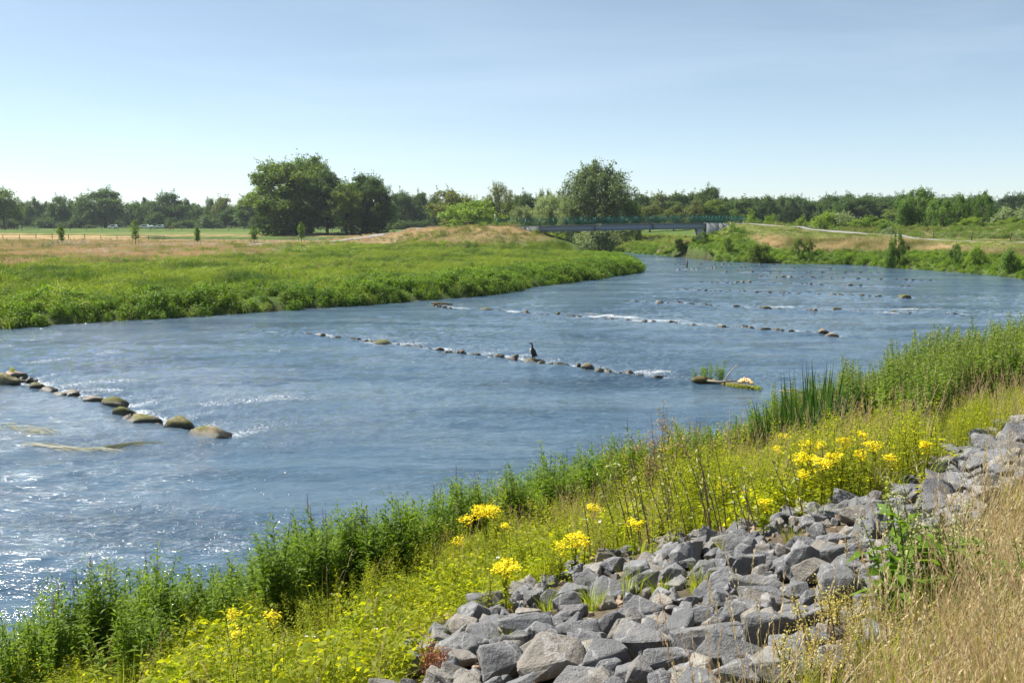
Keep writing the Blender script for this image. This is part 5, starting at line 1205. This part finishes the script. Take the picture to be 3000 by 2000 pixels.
# ---- water weed trailing at the surface
M_weed = leaf_mat("water_weed", (.04, .065, .02), (.12, .12, .04), .2, rough=.5, spec=.3)
def weed(name, label, line, n, spread, L):
    P = np.array([G(*p) for p in line]); c = P.mean(0); mb = MB()
    for _ in range(n):
        t = random.random() * (len(P) - 1.01); i = int(t); b = P[i] + (P[i + 1] - P[i]) * (t - i) + RNG.normal(0, spread, 2) - c; dv = (P[min(i + 1, len(P) - 1)] - P[i]); dv = dv / np.linalg.norm(dv)
        l = L * random.uniform(.5, 1.2); s_ = random.gauss(0, .2); pd = np.array([-dv[1], dv[0]]); wd = random.uniform(.005, .012)
        pts_ = [b + dv * l * u + pd * s_ * l * (u - .5) ** 2 * 2 + pd * .03 * math.sin(u * 6 + s_ * 9) for u in (0, .33, .66, 1)]; zb_ = random.uniform(-.02, .05); z = [zb_ - .02, zb_ + .01, zb_, zb_ - .03]
        v = []; 
        for pp, zz in zip(pts_, z): v += [(pp[0] - pd[0] * wd, pp[1] - pd[1] * wd, zz), (pp[0] + pd[0] * wd, pp[1] + pd[1] * wd, zz + .01)]
        mb.add(v, sum([[(2 * q, 2 * q + 1, 2 * q + 3), (2 * q, 2 * q + 3, 2 * q + 2)] for q in range(3)], []), 0, random.random())
    o = mb.build(name, M_weed, loc=(c[0], c[1], 0)); tag(o, label, "water weed")
weed("water_weed", "long yellowish ribbon of water weed trailing at the surface below the near boulders", [(60, 1300), (130, 1305), (200, 1314), (270, 1318), (350, 1307), (420, 1303)], 90, .09, 1.1)
weed("water_weed", "pale green tuft of water weed near the left photo edge", [(-20, 1240), (30, 1252), (90, 1258), (110, 1262)], 55, .22, .9)
# bubbles
M_bub = plain("foam_bubbles", (.55, .58, .60), .4); mb = MB()
for q in range(60):
    u = random.random(); px = random.uniform(0, 880); py = 1640 - px * .13 + random.gauss(0, 38) if u < .6 else random.uniform(1380, 1600)
    xx, yy = G(px, py, .05); r = random.uniform(.006, .018) * (2 if q % 23 == 0 else 1); k = 7; a = np.arange(k) * TAU / k
    mb.add(np.vstack([[(xx, yy, .085)], np.stack([xx + np.cos(a) * r, yy + np.sin(a) * r * .8, np.full(k, .05)], 1)]), [(0, 1 + i, 1 + (i + 1) % k) for i in range(k)])
o = mb.build("foam_flecks", M_bub); tag(o, "scattered white foam flecks drifting on the near water", kind='stuff')
# ================================================================== GREY STONE REVETMENT
M_rock, nt, out = newmat("grey_quarry_stone")
co = objco(nt); oi = nt.nodes.new("ShaderNodeObjectInfo"); P = pos(nt)
mp = nt.nodes.new("ShaderNodeVectorMath"); mp.operation = 'ADD'; cr_ = nt.nodes.new("ShaderNodeCombineXYZ")
nt.links.new(mth(nt, 'MULTIPLY', oi.outputs['Random'], 37.0), cr_.inputs[0]); nt.links.new(mth(nt, 'MULTIPLY', oi.outputs['Random'], 91.0), cr_.inputs[1]); nt.links.new(P, mp.inputs[0]); nt.links.new(cr_.outputs[0], mp.inputs[1]); V_ = mp.outputs[0]
n_a = noise(nt, 3.2, 6, .62, vec=V_); n_b = noise(nt, 22, 5, .7, vec=V_); n_c = noise(nt, 70, 3, .7, vec=V_)
grey = ramp(nt, n_a, [(.30, (0.102, 0.105, 0.112)), (.52, (0.176, 0.180, 0.186)), (.72, (0.269, 0.272, 0.275))])
tan = ramp(nt, n_a, [(.30, (.23, .195, .15)), (.6, (.34, .30, .24)), (.75, (.25, .24, .22))])
tf = mth(nt, 'MULTIPLY', mth(nt, 'SUBTRACT', mth(nt, 'ADD', oi.outputs['Random'], mth(nt, 'MULTIPLY', n_a, .5)), .90), 5, clamp=True)
c = mixc(nt, tf, grey, tan)
shade = mth(nt, 'ADD', .66, mth(nt, 'MULTIPLY', mth(nt, 'FRACT', mth(nt, 'MULTIPLY', oi.outputs['Random'], 13.7)), .50)); sc_ = nt.nodes.new("ShaderNodeCombineXYZ")
for i in range(3): nt.links.new(shade, sc_.inputs[i])
c = mixc(nt, 1.0, c, sc_.outputs[0], 'MULTIPLY')
wv = nt.nodes.new("ShaderNodeTexWave"); wv.inputs['Scale'].default_value = .9; wv.inputs['Distortion'].default_value = 14; wv.inputs['Detail'].default_value = 4; wv.inputs['Detail Scale'].default_value = 1.6; nt.links.new(V_, wv.inputs['Vector'])
vein = ramp(nt, wv.outputs['Fac'], [(.968, (0, 0, 0)), (.993, (1, 1, 1))]); c = mixc(nt, mth(nt, 'MULTIPLY', vein, mth(nt, 'MULTIPLY', n_b, .75)), c, (.55, .55, .54))
c = mixc(nt, mth(nt, 'MULTIPLY', n_b, .62), c, mixc(nt, n_c, (.10, .10, .105), (.42, .415, .405)))
p = nt.nodes.new("ShaderNodeBsdfPrincipled"); nt.links.new(c, p.inputs['Base Color']); p.inputs['Roughness'].default_value = .82; p.inputs['Specular IOR Level'].default_value = .3
hh = mth(nt, 'ADD', mth(nt, 'MULTIPLY', n_b, .6), mth(nt, 'ADD', mth(nt, 'MULTIPLY', n_c, .25), n_a)); nt.links.new(bump(nt, hh, 1.0, .055), p.inputs['Normal']); nt.links.new(p.outputs[0], out.inputs[0])
def rock_mesh(seed, sub=2, name="stone"):
    """angular quarry block: hull of a few corner points, worn edges, chipped faces"""
    rs = np.random.default_rng(seed + 500); bm = bmesh.new(); k = int(rs.integers(11, 17))
    for i in range(k):
        u = rs.normal(0, 1, 3); u /= np.linalg.norm(u); u = np.sign(u) * np.abs(u) ** .75; u /= np.abs(u).max() ** .35; bm.verts.new(Vector(u * rs.uniform(.78, 1.0)))
    r = bmesh.ops.convex_hull(bm, input=bm.verts); bmesh.ops.delete(bm, geom=list({g for g in r['geom_interior'] + r['geom_unused'] if isinstance(g, bmesh.types.BMVert)}), context='VERTS')
    bmesh.ops.dissolve_limit(bm, angle_limit=math.radians(14), verts=bm.verts, edges=bm.edges)
    bmesh.ops.bevel(bm, geom=list(bm.edges), offset=.05, segments=1, affect='EDGES', profile=.5)
    bmesh.ops.triangulate(bm, faces=bm.faces)
    for _ in range(sub):
        bmesh.ops.subdivide_edges(bm, edges=[e for e in bm.edges if e.calc_length() > (.22 if _ else .4)], cuts=1 if _ else 2, use_grid_fill=False); bmesh.ops.triangulate(bm, faces=bm.faces)
    P3 = np.array([v.co for v in bm.verts]); n_ = fbm(P3[:, 0] * 2.5 + seed, P3[:, 1] * 2.5 + P3[:, 2] * 1.9, seed, 3) - .5; n2_ = fbm(P3[:, 0] * 11 + P3[:, 2] * 8, P3[:, 1] * 11 - P3[:, 2] * 6, seed + 3, 2) - .5
    P3 = P3 * (1 + n_ * .10 + n2_ * .05)[:, None]; P3 /= np.abs(P3).max(0)
    for v, c3 in zip(bm.verts, P3): v.co = Vector(c3)
    me = bpy.data.meshes.new(name); bm.to_mesh(me); bm.free(); me.materials.append(M_rock); return me
RM = [rock_mesh(i) for i in range(22)]
S3, Z3 = 2.6133, []
for X, Y, W, H in [(360,1115,350,130),(60,1260,230,150),(280,1240,190,150),(200,1330,190,130),(480,1180,200,140),(480,1290,320,200),(640,1130,220,110),(840,1180,210,160),(180,1440,340,260),(560,1400,470,290),(1240,980,340,130),(890,1100,120,110),(1030,1110,190,170),(1130,1150,220,170),(1350,1110,200,120),(1300,1210,400,200),(850,1260,220,100),(960,1390,340,240),(1280,1440,280,200),(1440,1340,430,180),(1760,1200,500,250),(1540,1050,260,140),(1700,1020,180,130),(2100,1010,420,160),(2000,1130,300,120),(1960,1300,450,160),(2200,1150,290,220),(2310,1280,160,130),(1980,1460,330,200),(1420,1510,190,130),(1660,1500,330,160),(770,1540,430,130),(1000,830,270,150),(750,860,260,70),(700,920,210,120),(660,1010,140,70),(440,890,140,110),(400,1000,180,90),(1220,720,190,150),(1310,760,150,140),(1510,750,150,130),(1390,670,160,90),(1580,620,160,90),(1700,660,220,90),(1900,490,200,120),(2050,550,150,120),(2070,670,250,180),(2210,610,190,120),(1870,720,250,80),(1950,800,160,110),(2150,810,350,130),(2240,740,90,90),(2170,900,350,100),(1800,890,140,70),(2330,700,90,180)]:
    Z3.append((1400 + X / S3, 1400 + Y / S3, W / S3, H / S3))
for X, Y, W, H in [(510,700,110,180),(660,680,240,220),(610,830,190,110),(420,740,90,80),(710,540,130,90),(800,510,150,90),(890,570,300,110),(980,380,130,110),(940,430,200,80),(1070,500,250,110),(1130,400,240,150),(1060,280,210,130),(1220,240,130,150),(1430,260,250,120),(1520,330,340,150),(1400,420,170,70),(1690,290,110,100),(1780,250,100,70),(1730,120,220,150),(1800,180,150,80),(1860,50,160,90),(1900,200,150,90),(2060,170,200,160),(2230,80,180,100),(2060,40,220,120),(1900,300,200,110),(1960,390,120,90),(920,900,270,280),(900,740,260,150),(1100,730,150,120),(1040,640,230,120),(1220,660,230,130),(1210,820,180,190),(1110,850,100,110),(1140,1010,300,150),(600,1010,300,150),(380,920,360,110),(590,1060,200,140),(370,1140,290,220),(680,1210,300,180),(550,1290,260,170),(920,1120,220,90),(800,1150,130,130),(1190,1120,280,150),(500,1430,380,220),(1100,1270,300,110),(870,1370,290,200),(700,1550,200,60),(1350,640,260,120),(1450,560,170,100),(1600,520,160,90),(1500,470,200,90),(1640,400,160,80),(1380,760,180,110),(1560,660,160,90),(1340,900,160,100)]:
    Z3.append((2100 + X / S3, 1400 + Y / S3, W / S3, H / S3))
for X, Y, W, H in [(1700,1100,170,90),(1800,1090,120,80),(1770,1180,200,110),(1870,1160,110,70),(1950,1160,130,70),(1980,1010,170,80),(2120,960,180,110),(2040,920,110,110),(2210,880,90,60),(2230,950,160,80),(2060,1080,150,90),(2110,1075,90,40),(2240,1060,200,90),(2260,1110,170,70),(2170,1170,150,70),(1830,970,130,60),(1760,1030,90,60),(960,1290,80,90),(2330,900,90,60),(2330,1000,110,70),(2310,1170,120,80),(2060,1230,150,80),(1900,1230,140,80)]:
    Z3.append((2000 + X / 2.352, 900 + Y / 2.352, W / 2.352, H / 2.352))
for X, Y, W, H in [(1410,1400,180,150),(1640,1470,180,150),(1700,1370,200,130),(1770,1490,210,120),(1560,1330,120,80),(1880,1150,200,120),(2100,1080,220,90)]: Z3.append((700 + X / S3, 1400 + Y / S3, W / S3, H / S3))
def hit(px, py, lift=0.0):
    d = ray(px, py); t = np.linspace(2, 60, 1500); z = CAMH + d[2] * t; g = hgt(d[0] * t, d[1] * t) + lift; i = int(np.argmax(z < g)); return d[0] * t[i], d[1] * t[i], g[i] - lift
revet = empty("stone_revetment", (3.5, 9.5, 2.8), "loose heap of angular grey quarry stones lining the near bank", "stone bank")
R0 = Vector((3.5, 9.5, 2.8)); placed = []
def put(x, y, z, a, b, c, me, rz, tx=0, ty=0, name="stone"):
    return link(name, me, revet, loc=Vector((x, y, z)) - R0, rot=(tx, ty, rz), scl=(a, b, c))
for i, (px, py, w, h) in enumerate(Z3):
    x, y, g = hit(px, py, .12); dist = math.sqrt(x * x + y * y + (CAMH - g) ** 2); W = w / FPX * dist; Hh = h / FPX * dist; dep = math.asin(min(.9, (CAMH - g) / dist))
    a = W * .60; b = a * random.uniform(.72, .95)
    c = max(.25 * W, min(.62 * W, (Hh * .5 - b * math.sin(dep) * .35) / math.cos(dep) * 1.25)); b = min(b, max(.45 * a, (Hh * .5 - c * math.cos(dep) * .45) / max(.2, math.sin(dep)) * 1.3))
    c *= 1.12; put(x, y, g + c * .66 + .02, a, b, c, RM[i % 22], random.uniform(-.35, .35), random.uniform(-.18, .18), random.uniform(-.16, .16)); placed.append((x, y, max(a, b)))
def nearest_gap(x, y):
    return min(math.hypot(x - q[0], y - q[1]) - q[2] for q in placed)
def band(x, y):
    d = float(seg_dist(np.array([x]), np.array([y]), NEAR)[0]); s = sv(x, y); lo = float(LO(s)); hi = float(HI(s)) + .1
    return lo < d < hi and s > 2.6 + max(0, 6.6 - d) * 1.5
cand = 0; n_add = 0
while cand < 24000 and len(placed) < 298:
    cand += 1; x = random.uniform(-3, 24); y = random.uniform(3.5, 36)
    if abs(x) > .54 * y + .6 or not band(x, y): continue
    far = math.hypot(x, y) > 15; s_ = random.uniform(.12, .24) if not far else random.uniform(.18, .28)
    if nearest_gap(x, y) < s_ * .2: continue
    g = ground_at(x, y); put(x, y, g + s_ * .42, s_, s_ * random.uniform(.65, .95), s_ * random.uniform(.5, .75), RM[random.randrange(22)], random.random() * 6.28, random.uniform(-.4, .4), random.uniform(-.4, .4)); placed.append((x, y, s_)); n_add += 1
print("stones", len(placed))
# single stones lying in the weeds
for px, py, w, lab in [(1560, 1742, 50, "grey stone half hidden in yellow-green weeds left of the stone heap"), (1238, 1790, 36, "small grey stone deep in the weeds, upper of the scattered ones"), (1325, 1830, 62, "flat pale stone among weeds above the heap's left end"), (1080, 1960, 58, "dark square stone at the far left end of the heap"), (960, 1985, 60, "tan stone at the lower edge left of the heap"), (1225, 1935, 70, "dark block standing left of the heap's big slab"), (1270, 1990, 70, "pale flat stone by the rusty seed heads"), (1015, 1800, 26, "little stone peeping from the leafy cover")]:
    x, y, g = hit(px, py, .08); dist = math.sqrt(x * x + y * y + 9); a = w / FPX * dist * .55
    o = link("loose_stone", RM[random.randrange(22)], loc=(x, y, g + a * .35), rot=(.1, .1, random.random()), scl=(a, a * .8, a * .75)); tag(o, lab, "stone", "single stones lying in the weeds")
# rubble and pebbles under the stones
peb = []
for i in range(3):
    me = rock_mesh(60 + i, 1, "pebble"); me.materials.clear(); me.materials.append(M_rock if i == 0 else plain("tan_pebble", (.30, .22, .15), .85, var=.3, scale=2)); peb.append(me)
pts, d = sample(26000, (-3, 24, 4, 34), lambda x, y, d, b: ((b == 2) & (d < HI(sv(x, y)) + .2)) * .6 * sstep(-1.2, .1, d - LO(sv(x, y)))); pts[:, 2] += .01
scatter("rubble", "small tan pebbles and rubble lying between the grey stones", peb, pts, (.02, .06), [.3, .35, .35], tilt=1.0, zscale=(.6, 1))

pts, d = sample(17000, (-3, 24, 4, 34), lambda x, y, d, b: ((b == 2) & (d < HI(sv(x, y)) + .1) & (d > LO(sv(x, y)))) * .55); pts[:, 2] += .04
scatter("small_stones", "smaller grey broken stones filling the gaps of the stone heap", RM[:10], pts, (.05, .14), tilt=1.2, zscale=(.6, 1))
# ================================================================== SINGLE PLANTS
def at_slope(px, py, lift=0.0): return hit(px, py, lift)
def ragwort(px, py, wpx, Hm, lab, base=0):
    """px,py: centre of the flower head in the photo; Hm plant height"""
    Hm *= .64 if not (px > 2250 and py < 1420) else .80; x, y, g = hit(px, py, Hm * .92); dist = math.sqrt(x * x + y * y + (CAMH - g) ** 2); R = wpx / FPX * dist * .5
    if base: x, y, g = hit(px, base); Hm = A(px, py, y)[2] - g; dist = math.sqrt(x * x + y * y + 20); R = wpx / FPX * dist * .5
    root = empty("ragwort", (x, y, g), lab, "flower", "yellow ragwort plants on the near bank")
    mb = MB(); heads = MB()
    k = max(12, int(R * R * 2200)); k = min(k, 150)
    fork = Hm * .62; mb.tube([(0, 0, -.05), (0, 0, fork * .5), (.01, .0, fork)], [.009, .008, .006], 4)
    for i in range(k):
        a = i * 2.4; r = R * math.sqrt((i + .5) / k); z = Hm - random.uniform(0, .07) - r * .2 - (.06 if i % 5 == 0 else 0); tip = np.array([math.cos(a) * r, math.sin(a) * r, z])
        if i % 5 == 0: mb.tube([(0, 0, fork * random.uniform(.4, 1)), tuple(tip * [.5, .5, 0] + [0, 0, (fork + z) / 2 + .02]), tuple(tip)], [.004, .003, .002], 3, cap=False)
        nf = 9
        for j in range(nf):
            c = tip + np.array([random.gauss(0, .026), random.gauss(0, .026), random.gauss(0, .012)]); q = 7; ang = np.arange(q) * TAU / q + random.random(); rr3 = .0105
            tl = RNG.normal(0, .35, 2); rim = c + np.stack([np.cos(ang) * rr3, np.sin(ang) * rr3, (np.cos(ang) * tl[0] + np.sin(ang) * tl[1]) * rr3 + .003], 1)
            heads.add(np.vstack([c[None], rim]), [(0, 1 + m, 1 + (m + 1) % q) for m in range(q)], 0, random.random())
    mb.build("stem", M_grass, root); heads.build("flower_heads", M_yellow, root)
    lv = MB(); n = 40; t = RNG.random(n) ** .7; a = RNG.uniform(0, TAU, n); p = np.stack([np.zeros(n), np.zeros(n), fork * (.05 + .8 * t)], 1)
    d = np.stack([np.cos(a), np.sin(a), RNG.uniform(-.1, .8, n)], 1); lv.leaves(p, d, np.array([0, 0, 1.0]) + RNG.normal(0, .3, (n, 3)), .12 * (1.2 - .6 * t), .035, .2, .25); lv.build("leaves", M_bind, root)
    return root
for a_ in [(1425, 1480, 80, 1.0, "largest ragwort head of the left group, standing before the water", 1665), (1368, 1508, 40, .9, "smaller ragwort head left below the largest left one", 1670), (1482, 1795 - 265, 26, .8, "ragwort head right below the largest left one", 1665),
           (1344, 1575, 34, .75, "low ragwort head left of the pale grass stems", 1680), (1482, 1655, 74, .85, "round ragwort head standing alone just above the grey stones"), (1735, 1478, 42, .95, "ragwort head right of the tall green plant at the water", 1610),
           (1685, 1562, 60, .85, "loose ragwort in the middle of the green-yellow slope", 1690), (1640, 1590, 30, .7, "small ragwort left beside the loose middle one", 1700), (1712, 1585, 22, .65, "lowest tiny ragwort right of the loose middle one"), (1860, 1530, 40, .8, "faint ragwort among brown stems"),
           (2296, 1281, 34, 1.0, "small ragwort head at the left of the upper flower group"), (2380, 1303, 62, 1.05, "brightest dense ragwort head of the upper flower group"), (2470, 1294, 42, 1.05, "ragwort head right of the brightest one"), (2527, 1276, 28, 1.05, "highest ragwort head under the nettle thicket"),
           (2555, 1306, 40, 1.0, "ragwort head at the right of the upper flower group"), (2520, 1331, 22, .9, "small ragwort below the right end of the upper group"), (2360, 1340, 60, .9, "broad loose ragwort below the brightest one"), (2440, 1338, 44, .9, "loose ragwort in the lower right of the flower group"),
           (2410, 1356, 50, .85, "low loose ragwort in the middle of the flower group"), (2280, 1318, 32, .9, "ragwort left of the brightest head"), (2352, 1390, 34, .8, "lowest ragwort below the upper group"), (2105, 1398, 46, .85, "ragwort among brown stems left of the upper group"), (2120, 1425, 40, .8, "dull ragwort just below another among brown stems"),
           (2240, 1470, 30, .7, "sparse yellow ragwort on the straw slope"), (2190, 1445, 26, .7, "faint ragwort in the straw left of the lone stone"), (2709, 1308, 18, .9, "single ragwort head apart at the right"), (2610, 1343, 20, .8, "lone ragwort between the flower group and stones"),
           (680, 1800, 36, .85, "ragwort with yellow leaves left of the dark stand's gap"), (798, 1808, 26, .8, "small orange-yellow ragwort near the dark gap"), (690, 1860, 26, .6, "short ragwort in the bright leafy cover")]: ragwort(*a_)
def leafy_plant(name, px, py, me, s, lab, cat="plant", mats=None, rz=0, group=None, part="leaves"):
    x, y, g = hit(px, py); root = empty(name, (x, y, g), lab, cat, group); link(part, me, root, rot=(0, 0, rz), scl=(s,) * 3); return root
# iris clump
def iris_mesh(n=70, L=1.25, R=.4):
    mb = MB(); r = RNG.random(n) ** .5 * R; a = RNG.uniform(0, TAU, n); b = np.stack([r * np.cos(a), r * np.sin(a) * .6, np.full(n, -.1)], 1)
    mb.blades(b, a, L * RNG.uniform(.6, 1.12, n), RNG.uniform(0, .30, n), .034, RNG.uniform(0, .18, n)); return mb.mesh("iris_leaves", [M_iris])
im = iris_mesh()
for px, py, s, lab in ((2345, 1345, 1.55, "tall sword-leaved iris clump at the water edge left of the nettles"), (2405, 1335, 1.6, "iris clump growing into the left side of the nettle thicket"), (2285, 1360, 1.2, "small outer iris clump nearest the water")):
    d = ray(px, py); x, y = G(px, py, 1.0); g = max(ground_at(x, y), 0); root = empty("iris_clump", (x, y, g), lab, "water iris", "sword-leaved clumps at the water edge"); link("leaves", im, root, rot=(0, 0, random.random() * 6), scl=(s,) * 3)
# thistle skeleton clump with pale fluff
def thistle(px, py, Hm, wpx, lab):
    x, y, g = hit(px, py); root = empty("thistle", (x, y, g), lab, "thistle"); dist = math.hypot(x, y); R = wpx / FPX * dist * .5; mb = MB(); fl = MB()
    for i in range(16):
        b = (random.gauss(0, R * .35), random.gauss(0, .2), -.05); c = curve_pts(b, Hm * random.uniform(.7, 1.05), random.uniform(0, .15), random.uniform(0, TAU), 4, .1); mb.tube(c, [.007, .006, .004, .002], 4, cap=False)
        for q in range(9):
            t = np.array([random.uniform(.45, 1)]); p0 = on_curve(c, t)[0]; a = random.uniform(0, TAU); p1 = p0 + np.array([math.cos(a) * .12, math.sin(a) * .12, random.uniform(.05, .16)]); mb.tube([p0, p1], [.003, .002], 3, cap=False)
            lens_pts = rdir(6) * .012 + p1; fl.leaves(lens_pts, rdir(6), rdir(6), .024, .02, 0, 0, 0, False)
    mb.build("stems", M_dead, root); fl.build("seed_fluff", M_seed, root)
thistle(1960, 1480, 1.7, 150, "pale dry thistle clump with fluffy heads rising before the water"); thistle(1895, 1500, 1.35, 70, "shorter dry thistle left of the tall pale clump")
# brown bare stems leaning right in the flower slope
def cane(px, py, Hm, n, lab):
    x, y, g = hit(px, py); root = empty("dead_stems", (x, y, g), lab, "dry stems", "bare dark stems in the flower slope"); mb = MB()
    for i in range(n):
        c = curve_pts((random.gauss(0, .35), random.gauss(0, .25), -.05), Hm * random.uniform(.7, 1.1), random.uniform(.05, .3), random.uniform(2.2, 3.6), 4, .08); mb.tube(c, [.008, .007, .005, .002], 4, cap=False); k = 14
        t = RNG.uniform(.3, 1, k); mb.leaves(on_curve(c, t), rdir(k, -.9, .3), rdir(k), .07, .022, 0, .2, 1, False)
    mb.build("stems", [M_dead, M_tassel], root)
for px, py, H_, n, lab in ((1900, 1600, 1.3, 9, "group of bare dark stems above the stones in the centre right"), (2010, 1585, 1.25, 9, "bare dark stems right of the first group"), (2120, 1580, 1.1, 7, "bare dark stems over two shaded stones"), (2230, 1560, 1.0, 6, "thin bare stems left of the bare earth patch"), (1800, 1500, 1.2, 6, "tall dark stems close to the water"), (2260, 1330, 1.1, 5, "brown stems among the upper flower group")): cane(px, py, H_, n, lab)
# dock
def dock(px, py, Hm, lab, seedmat, n=9, big=True, wid=.22, group=None):
    x, y, g = hit(px, py); root = empty("dock_plant", (x, y, g), lab, "dock plant", group); mb = MB(); sd = MB(); lv = MB()
    for i in range(n):
        c = curve_pts((random.gauss(0, wid), random.gauss(0, wid * .8), -.05), Hm * random.uniform(.65, 1.05), random.uniform(0, .25), random.uniform(0, TAU), 5, .1); mb.tube(c, [.008, .007, .006, .004, .002], 4, cap=False)
        k = 90; t = RNG.uniform(.5, 1, k); p0 = on_curve(c, t) + RNG.normal(0, .022, (k, 3)); sd.leaves(p0, rdir(k), rdir(k), .022 if big else .014, .016 if big else .011, 0, 0, 0, False)
        if big:
            k = 11; t = RNG.uniform(.05, .7, k); a = RNG.uniform(0, TAU, k); dd = np.stack([np.cos(a), np.sin(a), RNG.uniform(.1, .9, k)], 1); lv.leaves(on_curve(c, t), dd, np.array([0, 0, 1.0]) + RNG.normal(0, .3, (k, 3)), RNG.uniform(.16, .32, k), .085, .15, .3)
    if big: lv.build("leaves", M_dock, root)
    mb.build("stems", M_dock if big else M_dead, root); sd.build("seed_heads", seedmat, root)
dock(2680, 1800, .92, "large green dock plant with seed heads over the stones, left of the dry grass", M_tassel, 13)
dock(2790, 1790, .7, "right part of the green dock growth at the edge of the dry grass", M_tassel, 9)
dock(1270, 1990, .34, "rust red seed heads of sorrel at the bottom edge", M_rust, 9, False, .08)
M_ybed = leaf_mat("bedstraw_yellow", (.46, .40, .09), (.66, .58, .20), .35, (1.1, 1, .5))
dock(2480, 1870, .40, "yellow wispy bedstraw rising in front of the stones", M_ybed, 16, False, .14, "wispy yellow plants at the stones"); dock(2400, 1985, .36, "yellow wispy plant at the bottom edge left of the dry grass", M_ybed, 16, False, .16, "wispy yellow plants at the stones"); dock(2560, 1960, .34, "wider yellow-green wisps at the corner of the dry grass", M_ybed, 22, False, .28, "wispy yellow plants at the stones")
# feathery green plant and grass tufts between the stones
fm = lanceolate_clump(2, .85, .95, .02, 0, True, .14, .014, .03, False); fm.materials[0] = M_bind
leafy_plant("fleabane_plant", 2662, 1408, fm, 1.15, "tall feathery bright green plant standing alone at the upper stones")
leafy_plant("fleabane_plant", 2515, 1415, fm, .8, "small feathery green plant above the bare earth", rz=2)
wm = lanceolate_clump(3, .5, .62, .05, 0, True, .13, .016, .03, False); wm.materials[0] = M_bind
leafy_plant("willowherb_plant", 1420, 1800, wm, 1.0, "feathery yellow-green plant left of the round ragwort", rz=1); leafy_plant("willowherb_plant", 1140, 1985, wm, .7, "little leafy plant at the bottom left of the heap", rz=1)
tm = [grass_tuft(70, .42, .07), grass_tuft(60, .38, .09)]
for i, (px, py, s, lab) in enumerate([(1740, 1790, 1.0, "arching grass tuft in front of the slab stone, left one"), (1845, 1745, 1.1, "big grass tuft left between the stones"), (1930, 1755, .8, "grass tuft right beside the big one between the stones"), (2045, 1735, 1.0, "upright grass tuft over pebbles between the stones"), (1600, 1800, .8, "grass tuft at the upper left of the heap"), (2120, 1625, .8, "small tuft in front of two shaded stones"), (2320, 1600, .9, "broad low tuft above the stone heap"), (2390, 1530, 1.0, "tuft right of the bare stems at the heap's top"), (2620, 1480, .7, "tuft between grey stones near the feathery plant"), (2760, 1470, .7, "tuft squeezed between the upper right stones"), (2580, 1960, .8, "green tuft by the yellow wisps at the bottom"), (1480, 1900, .6, "small yellowish tuft at the heap's left")]):
    leafy_plant("grass_tuft", px, py, tm[i % 2], s, lab, "grass tuft", rz=i, group="grass tufts between the grey stones", part="blades")
# ================================================================== AIR
hm_, nt, out = newmat("air_haze"); vp = nt.nodes.new("ShaderNodeVolumePrincipled"); vp.inputs['Color'].default_value = (.80, .90, 1.0, 1); vp.inputs['Density'].default_value = 0.0001; vp.inputs['Anisotropy'].default_value = .25
nt.links.new(vp.outputs[0], out.inputs['Volume'])
mb = MB(); mb.box((-3000, -300, -3.2), (3000, 3000, 40)); hz = mb.build("haze", hm_); tag(hz, "thin pale summer haze in the air over the meadows", kind='stuff')
